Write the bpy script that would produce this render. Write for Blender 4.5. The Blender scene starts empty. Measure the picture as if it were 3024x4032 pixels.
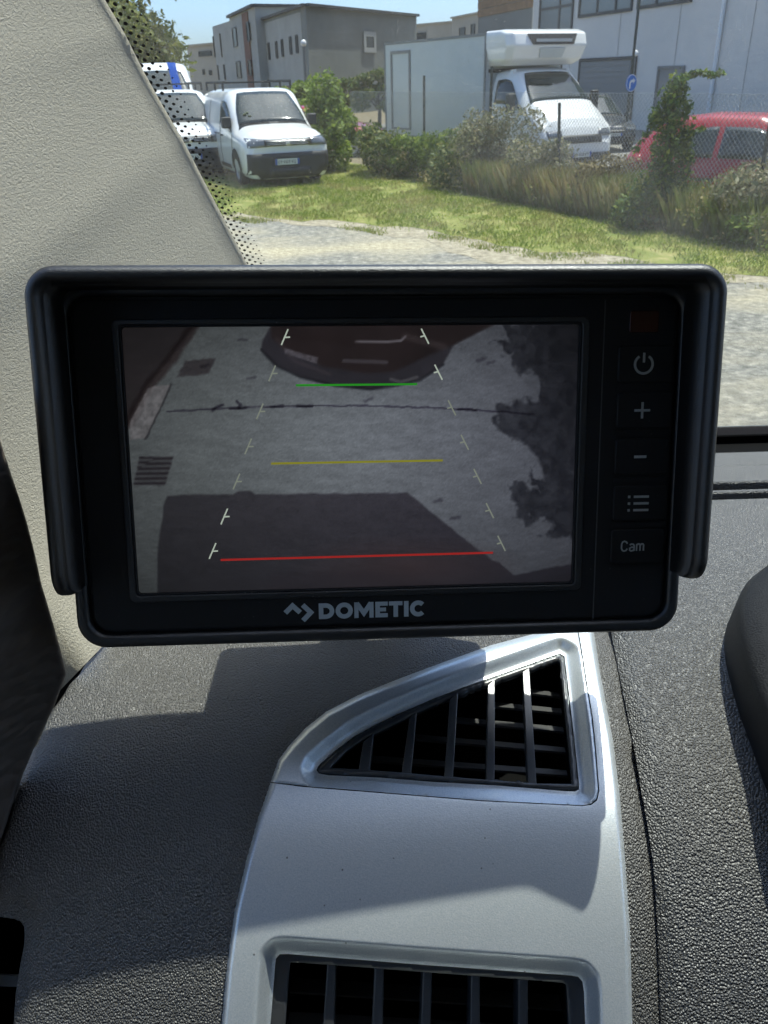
import bpy, bmesh, math, random
import numpy as np
from mathutils import Vector, Matrix
from mathutils.geometry import delaunay_2d_cdt

# ------------------------------------------------------------------ camera, sky, sun
SC = bpy.context.scene
CAM_H = 2.0                                   # phone held at driver's eye level
FPX, PITCH, ROLL = 3215.0, math.radians(28.1), math.radians(-1.65)
cF = np.array([0, math.cos(PITCH), -math.sin(PITCH)])
cU0 = np.array([0, math.sin(PITCH), math.cos(PITCH)]); cR0 = np.array([1.0, 0, 0])
cR = cR0 * math.cos(ROLL) + cU0 * math.sin(ROLL)
cU = -cR0 * math.sin(ROLL) + cU0 * math.cos(ROLL)
EYE = np.array([0, 0, CAM_H])
cam_data = bpy.data.cameras.new('camera')
cam = bpy.data.objects.new('camera', cam_data)
SC.collection.objects.link(cam)
cam.matrix_world = Matrix(((cR[0], cU[0], -cF[0], 0), (cR[1], cU[1], -cF[1], 0), (cR[2], cU[2], -cF[2], CAM_H), (0, 0, 0, 1)))
cam_data.sensor_fit = 'VERTICAL'; cam_data.sensor_height = 24.0
cam_data.lens = FPX / 4032 * 24.0
cam_data.clip_start = 0.01; cam_data.clip_end = 3000
cam_data.dof.use_dof = True; cam_data.dof.focus_distance = 0.31
cam_data.dof.aperture_fstop = cam_data.lens / 0.5
SC.camera = cam

SUN_EL, SUN_AZ = math.radians(70), math.radians(48)    # ahead and to the right of the cab
world = bpy.data.worlds.new('World'); SC.world = world; world.use_nodes = True
wn = world.node_tree; wn.nodes.clear()
sky = wn.nodes.new('ShaderNodeTexSky'); sky.sky_type = 'NISHITA'; sky.sun_disc = False
sky.sun_elevation = SUN_EL; sky.sun_rotation = SUN_AZ; sky.air_density = 0.7; sky.dust_density = 1.9; sky.ozone_density = 7.0; sky.altitude = 0
bg = wn.nodes.new('ShaderNodeBackground'); bg.inputs['Strength'].default_value = 0.13
wo = wn.nodes.new('ShaderNodeOutputWorld')
wn.links.new(sky.outputs[0], bg.inputs[0]); wn.links.new(bg.outputs[0], wo.inputs[0])
sd = bpy.data.lights.new('sun', 'SUN'); sd.energy = 2.95; sd.angle = math.radians(0.55); sd.color = (1.0, 0.95, 0.86)
sun = bpy.data.objects.new('sun', sd); SC.collection.objects.link(sun)
sdir = Vector((math.sin(SUN_AZ) * math.cos(SUN_EL), math.cos(SUN_AZ) * math.cos(SUN_EL), math.sin(SUN_EL)))
sun.rotation_euler = sdir.to_track_quat('Z', 'Y').to_euler()
sun.location = (10, 20, 30)
vs = SC.view_settings
vs.view_transform = 'Standard'; vs.look = 'None'; vs.gamma = 1.0; vs.use_curve_mapping = False
vs.exposure = 1.12
SC.cycles.use_denoising = True
SC.cycles.max_bounces = 5; SC.cycles.diffuse_bounces = 2; SC.cycles.glossy_bounces = 2; SC.cycles.use_adaptive_sampling = True; SC.cycles.adaptive_threshold = 0.03
SC.cycles.transparent_max_bounces = 16; SC.cycles.sample_clamp_indirect = 6.0
SC.cycles.caustics_reflective = False; SC.cycles.caustics_refractive = False

# ------------------------------------------------------------------ helpers
COL = SC.collection
rng = np.random.default_rng(7)
random.seed(7)
def ray(x, y): return cF + cR * (x - 1512) / FPX - cU * (y - 2016) / FPX      # direction of a photo pixel, unit depth
def at(x, y, d): return EYE + ray(x, y) * d
def ground(x, y, z=0.0):
    r = ray(x, y); return EYE + r * ((z - CAM_H) / r[2])
def s2l(c):
    return tuple((v / 255 / 12.92 if v / 255 <= 0.04045 else ((v / 255 + 0.055) / 1.055) ** 2.4) for v in c)

class NT:
    """tiny node-tree helper"""
    def __init__(self, name):
        self.m = bpy.data.materials.new(name); self.m.use_nodes = True
        self.t = self.m.node_tree; self.t.nodes.clear()
        self.out = self.n('ShaderNodeOutputMaterial')
    def n(self, typ, **kw):
        nd = self.t.nodes.new(typ)
        for k, v in kw.items():
            if hasattr(nd, k): setattr(nd, k, v)
            else: nd.inputs[k].default_value = v
        return nd
    def l(self, a, b): self.t.links.new(a, b)
    def noise(self, scale, detail=4, rough=0.55, obj=True, dist=0.0, stretch=None):
        tc = self.n('ShaderNodeTexCoord'); nz = self.n('ShaderNodeTexNoise')
        nz.inputs['Scale'].default_value = scale; nz.inputs['Detail'].default_value = detail
        nz.inputs['Roughness'].default_value = rough; nz.inputs['Distortion'].default_value = dist
        src = tc.outputs['Object']
        if stretch:
            mp = self.n('ShaderNodeMapping'); mp.inputs['Scale'].default_value = stretch
            self.l(src, mp.inputs[0]); src = mp.outputs[0]
        self.l(src, nz.inputs['Vector']); return nz
    def ramp(self, fac, stops):
        r = self.n('ShaderNodeValToRGB'); e = r.color_ramp.elements
        while len(e) < len(stops): e.new(0.5)
        for i, (p, c) in enumerate(stops):
            e[i].position = p; e[i].color = (*c, 1) if len(c) == 3 else c
        self.l(fac, r.inputs[0]); return r

def pbr(name, col, rough=0.5, metal=0.0, spec=0.5, var=0.0, vscale=8, bump=0.0, bscale=60, coat=0.0, bdist=0.02, bdetail=3):
    k = NT(name); b = k.n('ShaderNodeBsdfPrincipled')
    b.inputs['Roughness'].default_value = rough; b.inputs['Metallic'].default_value = metal
    b.inputs['Specular IOR Level'].default_value = spec; b.inputs['Coat Weight'].default_value = coat
    b.inputs['Base Color'].default_value = (*col, 1)
    if var > 0:
        nz = k.noise(vscale, 5, 0.6)
        lo = tuple(c * (1 - var) for c in col); hi = tuple(min(1, c * (1 + var)) for c in col)
        r = k.ramp(nz.outputs['Fac'], [(0.3, lo), (0.7, hi)])
        k.l(r.outputs[0], b.inputs['Base Color'])
    if bump > 0:
        nz = k.noise(bscale, bdetail, 0.6); bp = k.n('ShaderNodeBump')
        bp.inputs['Strength'].default_value = bump; bp.inputs['Distance'].default_value = bdist
        k.l(nz.outputs['Fac'], bp.inputs['Height']); k.l(bp.outputs[0], b.inputs['Normal'])
    k.l(b.outputs[0], k.out.inputs[0]); return k.m

def emit(name, col, strength=1.0, var=0.0, vscale=300, gloss=0.0):
    k = NT(name); e = k.n('ShaderNodeEmission'); e.inputs[0].default_value = (*col, 1); e.inputs[1].default_value = strength
    if var:
        nz = k.noise(vscale, 4, 0.7)
        r = k.ramp(nz.outputs['Fac'], [(0.25, tuple(c * (1 - var) for c in col)), (0.75, tuple(c * (1 + var) for c in col))])
        k.l(r.outputs[0], e.inputs[0])
    k.l(e.outputs[0], k.out.inputs[0]); return k.m

def leafmat(name, stops, trans=0.35, rough=0.6, patch=None):
    """foliage: colour varies from leaf to leaf, thin leaves let light through"""
    k = NT(name); g = k.n('ShaderNodeNewGeometry'); r = k.ramp(g.outputs['Random Per Island'], stops)
    if patch:
        nz = k.noise(patch[0], 4, 0.65); r2 = k.ramp(nz.outputs['Fac'], [(patch[2], (0, 0, 0)), (patch[3], (1, 1, 1))]); mxp = k.n('ShaderNodeMixRGB'); k.l(r2.outputs[0], mxp.inputs[0]); k.l(r.outputs[0], mxp.inputs[1]); mxp.inputs[2].default_value = (*patch[1], 1); r = mxp
    d = k.n('ShaderNodeBsdfPrincipled'); d.inputs['Roughness'].default_value = rough; d.inputs['Specular IOR Level'].default_value = 0.3
    tr = k.n('ShaderNodeBsdfTranslucent'); mx = k.n('ShaderNodeMixShader'); mx.inputs[0].default_value = trans
    k.l(r.outputs[0], d.inputs['Base Color']); k.l(r.outputs[0], tr.inputs[0])
    k.l(d.outputs[0], mx.inputs[1]); k.l(tr.outputs[0], mx.inputs[2]); k.l(mx.outputs[0], k.out.inputs[0]); return k.m

def link(name, me, mat, parent=None, smooth=False):
    o = bpy.data.objects.new(name, me); COL.objects.link(o)
    if mat is not None:
        if me.materials: me.materials[0] = mat
        else: me.materials.append(mat)
    if parent is not None: o.parent = parent
    if smooth: me.polygons.foreach_set('use_smooth', [True] * len(me.polygons))
    return o
def meshobj(name, verts, faces, mat, parent=None, smooth=False, bevel=0, seg=2, angle=35, solid=0):
    me = bpy.data.meshes.new(name)
    me.from_pydata([tuple(map(float, v)) for v in verts], [], [tuple(int(i) for i in f) for f in faces]); me.update()
    o = link(name, me, mat, parent, smooth)
    if solid:
        md = o.modifiers.new('solid', 'SOLIDIFY'); md.thickness = solid; md.offset = -1
    if bevel:
        md = o.modifiers.new('bevel', 'BEVEL'); md.width = bevel; md.segments = seg; md.limit_method = 'ANGLE'; md.angle_limit = math.radians(angle)
        me.polygons.foreach_set('use_smooth', [True] * len(me.polygons))
        wn_ = o.modifiers.new('wn', 'WEIGHTED_NORMAL'); wn_.keep_sharp = False
    return o
def rawmesh(name, V, loops_per_face, mat, parent=None, smooth=False):
    """V: (nfaces*k,3) array, every face has its own k vertices (leaf cards)"""
    k = loops_per_face; n = len(V) // k
    me = bpy.data.meshes.new(name); me.vertices.add(len(V)); me.vertices.foreach_set('co', V.astype(np.float32).ravel())
    me.loops.add(len(V)); me.loops.foreach_set('vertex_index', np.arange(len(V), dtype=np.int32))
    me.polygons.add(n); me.polygons.foreach_set('loop_start', np.arange(0, n * k, k, dtype=np.int32))
    me.update(calc_edges=True); me.validate()
    return link(name, me, mat, parent, smooth)

class MB:
    def __init__(self): self.v = []; self.f = []
    def add(self, vs_, fs_):
        b = len(self.v); self.v += [tuple(map(float, q)) for q in vs_]; self.f += [tuple(b + i for i in f) for f in fs_]; return self
    def box(self, x0, x1, y0, y1, z0, z1):
        return self.add([(x0, y0, z0), (x1, y0, z0), (x1, y1, z0), (x0, y1, z0), (x0, y0, z1), (x1, y0, z1), (x1, y1, z1), (x0, y1, z1)],
                        [(0, 3, 2, 1), (4, 5, 6, 7), (0, 1, 5, 4), (1, 2, 6, 5), (2, 3, 7, 6), (3, 0, 4, 7)])
    def bar(self, a, b, w, h, up=(0, 0, 1)):
        a = np.array(a, float); b = np.array(b, float); d = b - a; d /= np.linalg.norm(d)
        s = np.cross(d, up)
        if np.linalg.norm(s) < 1e-6: s = np.cross(d, (1, 0, 0))
        s /= np.linalg.norm(s); u = np.cross(s, d); s = s * w / 2; u = u * h / 2
        return self.add([a - s - u, a + s - u, a + s + u, a - s + u, b - s - u, b + s - u, b + s + u, b - s + u],
                        [(0, 1, 2, 3), (7, 6, 5, 4), (0, 4, 5, 1), (1, 5, 6, 2), (2, 6, 7, 3), (3, 7, 4, 0)])
    def tube(self, pts, r, n=8, caps=True):
        pts = [np.array(p, float) for p in pts]; rs = r if hasattr(r, '__len__') else [r] * len(pts); b = len(self.v)
        for i, p in enumerate(pts):
            d = pts[min(i + 1, len(pts) - 1)] - pts[max(i - 1, 0)]; d /= np.linalg.norm(d)
            s = np.cross(d, (0, 0, 1) if abs(d[2]) < 0.95 else (1, 0, 0)); s /= np.linalg.norm(s); u = np.cross(s, d)
            for j in range(n):
                a = 2 * math.pi * j / n; self.v.append(tuple(p + rs[i] * (s * math.cos(a) + u * math.sin(a))))
        for i in range(len(pts) - 1):
            for j in range(n):
                self.f.append((b + i * n + j, b + i * n + (j + 1) % n, b + (i + 1) * n + (j + 1) % n, b + (i + 1) * n + j))
        if caps:
            self.f.append(tuple(b + j for j in range(n))[::-1]); self.f.append(tuple(b + (len(pts) - 1) * n + j for j in range(n)))
        return self
    def prism(self, pts, z0, z1, fn=None):
        """extrude a 2-D outline; fn maps (x,y,z) to 3-D"""
        fn = fn or (lambda x, y, z: (x, y, z)); n = len(pts)
        return self.add([fn(p[0], p[1], z0) for p in pts] + [fn(p[0], p[1], z1) for p in pts],
                        [tuple(range(n))[::-1], tuple(range(n, 2 * n))] + [(i, (i + 1) % n, n + (i + 1) % n, n + i) for i in range(n)])
    def ring(self, outer, inner, z0, z1, fn=None):
        """frame between two outlines with the same number of points"""
        fn = fn or (lambda x, y, z: (x, y, z)); n = len(outer)
        V = [fn(*p[:2], z1) for p in outer] + [fn(*p[:2], z1) for p in inner] + [fn(*p[:2], z0) for p in inner] + [fn(*p[:2], z0) for p in outer]
        F = []
        for k in range(4):
            for i in range(n):
                j = (i + 1) % n; F.append((k * n + i, k * n + j, ((k + 1) % 4) * n + j, ((k + 1) % 4) * n + i))
        return self.add(V, F)
    def grid(self, P, flip=False):
        P = np.asarray(P, float); a, b = P.shape[:2]; base = len(self.v); self.v += [tuple(q) for q in P.reshape(-1, 3)]
        for i in range(a - 1):
            for j in range(b - 1):
                q = (base + i * b + j, base + i * b + j + 1, base + (i + 1) * b + j + 1, base + (i + 1) * b + j)
                self.f.append(q[::-1] if flip else q)
        return self
    def build(self, name, mat, parent=None, **kw): return meshobj(name, self.v, self.f, mat, parent, **kw)

def rrect(x0, y0, x1, y1, r, n=6):
    out = []
    for cx, cy, a0 in ((x1 - r, y1 - r, 0), (x0 + r, y1 - r, 90), (x0 + r, y0 + r, 180), (x1 - r, y0 + r, 270)):
        for i in range(n + 1):
            a = math.radians(a0 + 90 * i / n); out.append((cx + r * math.cos(a), cy + r * math.sin(a)))
    return out
def tag(o, label=None, cat=None, group=None, kind=None):
    if label: o['label'] = label
    if cat: o['category'] = cat
    if group: o['group'] = group
    if kind: o['kind'] = kind
    return o
def empty(name, loc=(0, 0, 0), rz=0.0, mw=None):
    o = bpy.data.objects.new(name, None); COL.objects.link(o); o.empty_display_size = 0.1
    if mw is not None: o.matrix_world = mw
    else: o.location = loc; o.rotation_euler = (0, 0, rz)
    return o
def spline(xs, ys):
    """natural cubic spline"""
    xs = np.asarray(xs, float); ys = np.asarray(ys, float); n = len(xs); h = np.diff(xs); A = np.eye(n); r = np.zeros(n)
    for i in range(1, n - 1):
        A[i, i - 1] = h[i - 1]; A[i, i] = 2 * (h[i - 1] + h[i]); A[i, i + 1] = h[i]
        r[i] = 3 * ((ys[i + 1] - ys[i]) / h[i] - (ys[i] - ys[i - 1]) / h[i - 1])
    c = np.linalg.solve(A, r)
    def f(x):
        x = np.asarray(x, float); i = np.clip(np.searchsorted(xs, x) - 1, 0, n - 2); t = x - xs[i]
        b = (ys[i + 1] - ys[i]) / h[i] - h[i] * (2 * c[i] + c[i + 1]) / 3
        return ys[i] + b * t + c[i] * t ** 2 + (c[i + 1] - c[i]) / (3 * h[i]) * t ** 3
    return f
def chaikin(pts, n=2, closed=True):
    pts = [np.array(p, float) for p in pts]
    for _ in range(n):
        out = []; m = len(pts)
        if not closed: out.append(pts[0])
        for i in range(m if closed else m - 1):
            a, b = pts[i], pts[(i + 1) % m]; out += [a * 0.75 + b * 0.25, a * 0.25 + b * 0.75]
        if not closed: out.append(pts[-1])
        pts = out
    return pts
def inpoly(P, poly):
    P = np.atleast_2d(P); poly = np.asarray(poly, float); x, y = P[:, 0], P[:, 1]; ins = np.zeros(len(P), bool); j = len(poly) - 1
    for i in range(len(poly)):
        xi, yi = poly[i]; xj, yj = poly[j]
        with np.errstate(divide='ignore', invalid='ignore'):
            c = ((yi > y) != (yj > y)) & (x < (xj - xi) * (y - yi) / (yj - yi + 1e-12) + xi)
        ins ^= c; j = i
    return ins
def polydist(P, poly, closed=True):
    P = np.atleast_2d(P).astype(float); poly = np.asarray(poly, float); d = np.full(len(P), 1e9); n = len(poly)
    for i in range(n if closed else n - 1):
        a = poly[i]; b = poly[(i + 1) % n]; ab = b - a; t = np.clip(((P - a) @ ab) / (ab @ ab + 1e-12), 0, 1)
        d = np.minimum(d, np.linalg.norm(P - a - t[:, None] * ab, axis=1))
    return d
def resample(poly, step, closed=True):
    poly = np.asarray(poly, float); out = []; n = len(poly)
    for i in range(n if closed else n - 1):
        a = poly[i]; b = poly[(i + 1) % n]; k = max(1, int(round(np.linalg.norm(b - a) / step)))
        for j in range(k): out.append(a + (b - a) * j / k)
    if not closed: out.append(poly[-1])
    return np.array(out)

# ------------------------------------------------------------------ materials of the cab
def grain(name, col, rough, scale, strength, dist, cell=True, spec=0.5, stretch=None, flake=0.0, dust=0.0, col2=None):
    """moulded plastic / leather grain: fine relief on the surface"""
    k = NT(name); b = k.n('ShaderNodeBsdfPrincipled'); b.inputs['Roughness'].default_value = rough
    b.inputs['Specular IOR Level'].default_value = spec; b.inputs['Base Color'].default_value = (*col, 1)
    tc = k.n('ShaderNodeTexCoord'); src = tc.outputs['Object']
    if stretch:
        mp = k.n('ShaderNodeMapping'); mp.inputs['Scale'].default_value = stretch[:3]
        mp.inputs['Rotation'].default_value = stretch[3:] if len(stretch) > 3 else (0, 0, 0)
        k.l(src, mp.inputs[0]); src = mp.outputs[0]
    warp = k.n('ShaderNodeTexNoise'); warp.inputs['Scale'].default_value = scale * 0.6; k.l(src, warp.inputs['Vector'])
    add = k.n('ShaderNodeMixRGB'); add.blend_type = 'ADD'; add.inputs[0].default_value = 0.6 / scale
    k.l(src, add.inputs[1]); k.l(warp.outputs['Color'], add.inputs[2])
    if cell:
        v = k.n('ShaderNodeTexVoronoi'); v.feature = 'SMOOTH_F1'; v.inputs['Scale'].default_value = scale
        v.inputs['Smoothness'].default_value = 0.35; k.l(add.outputs[0], v.inputs['Vector'])
        inv = k.n('ShaderNodeMath'); inv.operation = 'MULTIPLY'; inv.inputs[1].default_value = -1; k.l(v.outputs['Distance'], inv.inputs[0]); h = inv.outputs[0]
    else:
        v = k.n('ShaderNodeTexNoise'); v.inputs['Scale'].default_value = scale; v.inputs['Detail'].default_value = 3
        v.inputs['Roughness'].default_value = 0.6; v.inputs['Distortion'].default_value = 0.8; k.l(add.outputs[0], v.inputs['Vector']); h = v.outputs['Fac']
    bp = k.n('ShaderNodeBump'); bp.inputs['Strength'].default_value = strength; bp.inputs['Distance'].default_value = dist
    k.l(h, bp.inputs['Height']); k.l(bp.outputs[0], b.inputs['Normal'])
    if spec >= 1.0:
        b.inputs['Coat Weight'].default_value = 0.45; b.inputs['Coat Roughness'].default_value = 0.55; k.l(bp.outputs[0], b.inputs['Coat Normal'])
    if dust:
        w = k.n('ShaderNodeTexVoronoi'); w.inputs['Scale'].default_value = 420; k.l(tc.outputs['Object'], w.inputs['Vector'])
        r = k.ramp(w.outputs['Distance'], [(0.05, (1, 1, 1)), (0.12, (0, 0, 0))])
        big = k.noise(30, 3); rb = k.ramp(big.outputs['Fac'], [(0.5, (0, 0, 0)), (0.75, (1, 1, 1))])
        mu = k.n('ShaderNodeMixRGB'); mu.blend_type = 'MULTIPLY'; mu.inputs[0].default_value = 1; k.l(r.outputs[0], mu.inputs[1]); k.l(rb.outputs[0], mu.inputs[2])
        mx = k.n('ShaderNodeMixRGB'); k.l(mu.outputs[0], mx.inputs[0]); mx.inputs[1].default_value = (*col, 1); mx.inputs[2].default_value = (dust, dust, dust * 0.95, 1)
        k.l(mx.outputs[0], b.inputs['Base Color'])
    k.l(b.outputs[0], k.out.inputs[0]); return k.m

M_leather = grain('black leather grain', (0.086, 0.081, 0.073), 0.46, 1450, 0.95, 0.0010, cell=True, spec=1.0, stretch=(1.0, 0.75, 0.75), dust=0.18)
M_pebble = grain('black pebbled plastic', (0.086, 0.082, 0.075), 0.45, 1100, 0.95, 0.0011, cell=True, spec=1.0, dust=0.15)
M_binnacle = grain('black fine grained plastic', (0.010, 0.010, 0.011), 0.5, 1400, 0.8, 0.0009, cell=False, spec=0.3, dust=0.2)
M_trim = grain('beige moulded trim', (0.57, 0.525, 0.425), 0.62, 1200, 0.8, 0.0007, cell=False, spec=0.3, stretch=(1.0, 0.55, 0.8, 0, 0.4, 0.5))
M_door = grain('dark brown leather trim', (0.15, 0.12, 0.098), 0.55, 160, 0.55, 0.003, cell=True, spec=0.35, stretch=(0.8, 0.5, 1.3), dust=0.2)
M_black = pbr('black gloss free plastic', (0.010, 0.010, 0.010), 0.42, bump=0.12, bscale=1800, bdist=0.0004)
M_hood = grain('black hood plastic', (0.005, 0.005, 0.005), 0.38, 1700, 0.35, 0.0005, cell=False, dust=0.3, spec=0.99)
M_face = grain('matt black face plate', (0.003, 0.003, 0.003), 0.6, 2200, 0.25, 0.0003, cell=False, dust=0.12)
M_vent = grain('black satin vent plastic', (0.050, 0.052, 0.055), 0.30, 1200, 0.12, 0.0003, cell=False, dust=0.3, spec=0.95)
M_hole = pbr('dark duct plastic', (0.006, 0.006, 0.006), 0.8, spec=0.05)
M_vane = pbr('grey vane plastic', (0.07, 0.07, 0.07), 0.38)
M_print = pbr('pale grey print', (0.42, 0.47, 0.48), 0.5)
M_icon = pbr('grey button print', (0.40, 0.41, 0.38), 0.5)
M_amber = pbr('dark amber lens', (0.045, 0.008, 0.002), 0.25)
M_lining = pbr('pale cab lining', (0.38, 0.37, 0.35), 0.85)
def silver_mat():
    k = NT('silver painted plastic'); b = k.n('ShaderNodeBsdfPrincipled')
    b.inputs['Metallic'].default_value = 0.66; b.inputs['Roughness'].default_value = 0.40
    nz = k.noise(1700, 2, 0.7); r = k.ramp(nz.outputs['Fac'], [(0.25, (0.70, 0.77, 0.81)), (0.78, (0.97, 0.99, 1.0))])
    w = k.n('ShaderNodeTexVoronoi'); w.inputs['Scale'].default_value = 120; tc = k.n('ShaderNodeTexCoord'); k.l(tc.outputs['Object'], w.inputs['Vector'])
    sp = k.ramp(w.outputs['Distance'], [(0.035, (0.12, 0.12, 0.12)), (0.06, (1, 1, 1))])
    mu = k.n('ShaderNodeMixRGB'); mu.blend_type = 'MULTIPLY'; mu.inputs[0].default_value = 0.8
    k.l(r.outputs[0], mu.inputs[1]); k.l(sp.outputs[0], mu.inputs[2]); k.l(mu.outputs[0], b.inputs['Base Color'])
    n2 = k.noise(1300, 2, 0.6, stretch=(1, 1.6, 1)); bp = k.n('ShaderNodeBump'); bp.inputs['Strength'].default_value = 0.18; bp.inputs['Distance'].default_value = 0.0004
    k.l(n2.outputs['Fac'], bp.inputs['Height']); k.l(bp.outputs[0], b.inputs['Normal'])
    k.l(b.outputs[0], k.out.inputs[0]); return k.m
M_silver = silver_mat()
def glass_mat():
    """windscreen: clear, faintly tinted, a little reflection, dust that catches the sun"""
    k = NT('dusty windscreen glass')
    tr = k.n('ShaderNodeBsdfTransparent'); tr.inputs[0].default_value = (0.80, 0.87, 0.85, 1)
    gl = k.n('ShaderNodeBsdfGlossy'); gl.inputs['Roughness'].default_value = 0.02; gl.inputs[0].default_value = (1, 1, 1, 1)
    fr = k.n('ShaderNodeFresnel'); fr.inputs[0].default_value = 1.35
    m1 = k.n('ShaderNodeMixShader'); k.l(fr.outputs[0], m1.inputs[0]); k.l(tr.outputs[0], m1.inputs[1]); k.l(gl.outputs[0], m1.inputs[2])
    df = k.n('ShaderNodeBsdfDiffuse'); df.inputs[0].default_value = (0.75, 0.76, 0.70, 1)
    tl = k.n('ShaderNodeBsdfTranslucent'); tl.inputs[0].default_value = (0.75, 0.77, 0.70, 1)
    dm = k.n('ShaderNodeMixShader'); dm.inputs[0].default_value = 0.6; k.l(df.outputs[0], dm.inputs[1]); k.l(tl.outputs[0], dm.inputs[2])
    tc = k.n('ShaderNodeTexCoord')
    nz = k.noise(9, 5, 0.65, dist=0.5); film = k.ramp(nz.outputs['Fac'], [(0.35, (0.022,) * 3), (0.8, (0.09,) * 3)])
    v = k.n('ShaderNodeTexVoronoi'); v.inputs['Scale'].default_value = 210; k.l(tc.outputs['Object'], v.inputs['Vector'])
    spk = k.ramp(v.outputs['Distance'], [(0.045, (0.5,) * 3), (0.08, (0,) * 3)])
    v2 = k.n('ShaderNodeTexVoronoi'); v2.inputs['Scale'].default_value = 700; k.l(tc.outputs['Object'], v2.inputs['Vector'])
    spk2 = k.ramp(v2.outputs['Distance'], [(0.10, (0.30,) * 3), (0.2, (0,) * 3)])
    mk = k.noise(14, 3, 0.6); mkr = k.ramp(mk.outputs['Fac'], [(0.42, (0,) * 3), (0.62, (1,) * 3)])
    mu = k.n('ShaderNodeMixRGB'); mu.blend_type = 'MULTIPLY'; mu.inputs[0].default_value = 1; k.l(spk2.outputs[0], mu.inputs[1]); k.l(mkr.outputs[0], mu.inputs[2])
    mk2 = k.noise(6, 3, 0.6); mk2r = k.ramp(mk2.outputs['Fac'], [(0.4, (0.05,) * 3), (0.65, (1,) * 3)]); mu2 = k.n('ShaderNodeMixRGB'); mu2.blend_type = 'MULTIPLY'; mu2.inputs[0].default_value = 1; k.l(spk.outputs[0], mu2.inputs[1]); k.l(mk2r.outputs[0], mu2.inputs[2]); spk = mu2
    a1 = k.n('ShaderNodeMixRGB'); a1.blend_type = 'ADD'; a1.inputs[0].default_value = 1; k.l(film.outputs[0], a1.inputs[1]); k.l(spk.outputs[0], a1.inputs[2])
    a2 = k.n('ShaderNodeMixRGB'); a2.blend_type = 'ADD'; a2.inputs[0].default_value = 1; k.l(a1.outputs[0], a2.inputs[1]); k.l(mu.outputs[0], a2.inputs[2])
    m2 = k.n('ShaderNodeMixShader'); k.l(a2.outputs[0], m2.inputs[0]); k.l(m1.outputs[0], m2.inputs[1]); k.l(dm.outputs[0], m2.inputs[2])
    k.l(m2.outputs[0], k.out.inputs[0]); return k.m
M_glass = glass_mat()
def pane_mat(name, tint, refl=1.45):
    k = NT(name); tr = k.n('ShaderNodeBsdfTransparent'); tr.inputs[0].default_value = (*tint, 1)
    gl = k.n('ShaderNodeBsdfGlossy'); gl.inputs['Roughness'].default_value = 0.02
    fr = k.n('ShaderNodeFresnel'); fr.inputs[0].default_value = refl
    m1 = k.n('ShaderNodeMixShader'); k.l(fr.outputs[0], m1.inputs[0]); k.l(tr.outputs[0], m1.inputs[1]); k.l(gl.outputs[0], m1.inputs[2])
    k.l(m1.outputs[0], k.out.inputs[0]); return k.m
M_sideglass = pane_mat('side window glass', (0.75, 0.8, 0.78))

# ------------------------------------------------------------------ cab: dashboard surface (height over the floor plan)
_dz = spline([0.08, 0.12, 0.15, 0.175, 0.20, 0.225, 0.25, 0.28, 0.32, 0.38, 0.47, 0.64, 0.80],
             [-0.505, -0.428, -0.370, -0.325, -0.288, -0.264, -0.251, -0.242, -0.238, -0.240, -0.254, -0.294, -0.335])
def dz(y): return CAM_H + _dz(y)
def dslope(y): return (_dz(y + 0.001) - _dz(y - 0.001)) / 0.002
def dnormal(y):
    s = float(dslope(y)); n = np.array([0, -s, 1.0]); return n / np.linalg.norm(n)
def dash_hit(px, off=0.0):
    """points where photo rays meet the dashboard surface raised by off"""
    px = np.atleast_2d(np.asarray(px, float)); off = np.broadcast_to(np.asarray(off, float), (len(px),))
    R_ = cF[None] + cR[None] * ((px[:, 0] - 1512) / FPX)[:, None] - cU[None] * ((px[:, 1] - 2016) / FPX)[:, None]
    lo = np.full(len(px), 0.15); hi = np.full(len(px), 0.75)
    for _ in range(40):
        mid = (lo + hi) / 2; P = R_ * mid[:, None]
        above = CAM_H + P[:, 2] > dz(P[:, 1]) + off * np.sqrt(1 + dslope(P[:, 1]) ** 2)
        lo = np.where(above, mid, lo); hi = np.where(above, hi, mid)
    return EYE[None] + R_ * lo[:, None]
def dxy(px, off=0.0): return dash_hit(px, off)[:, :2]

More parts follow.
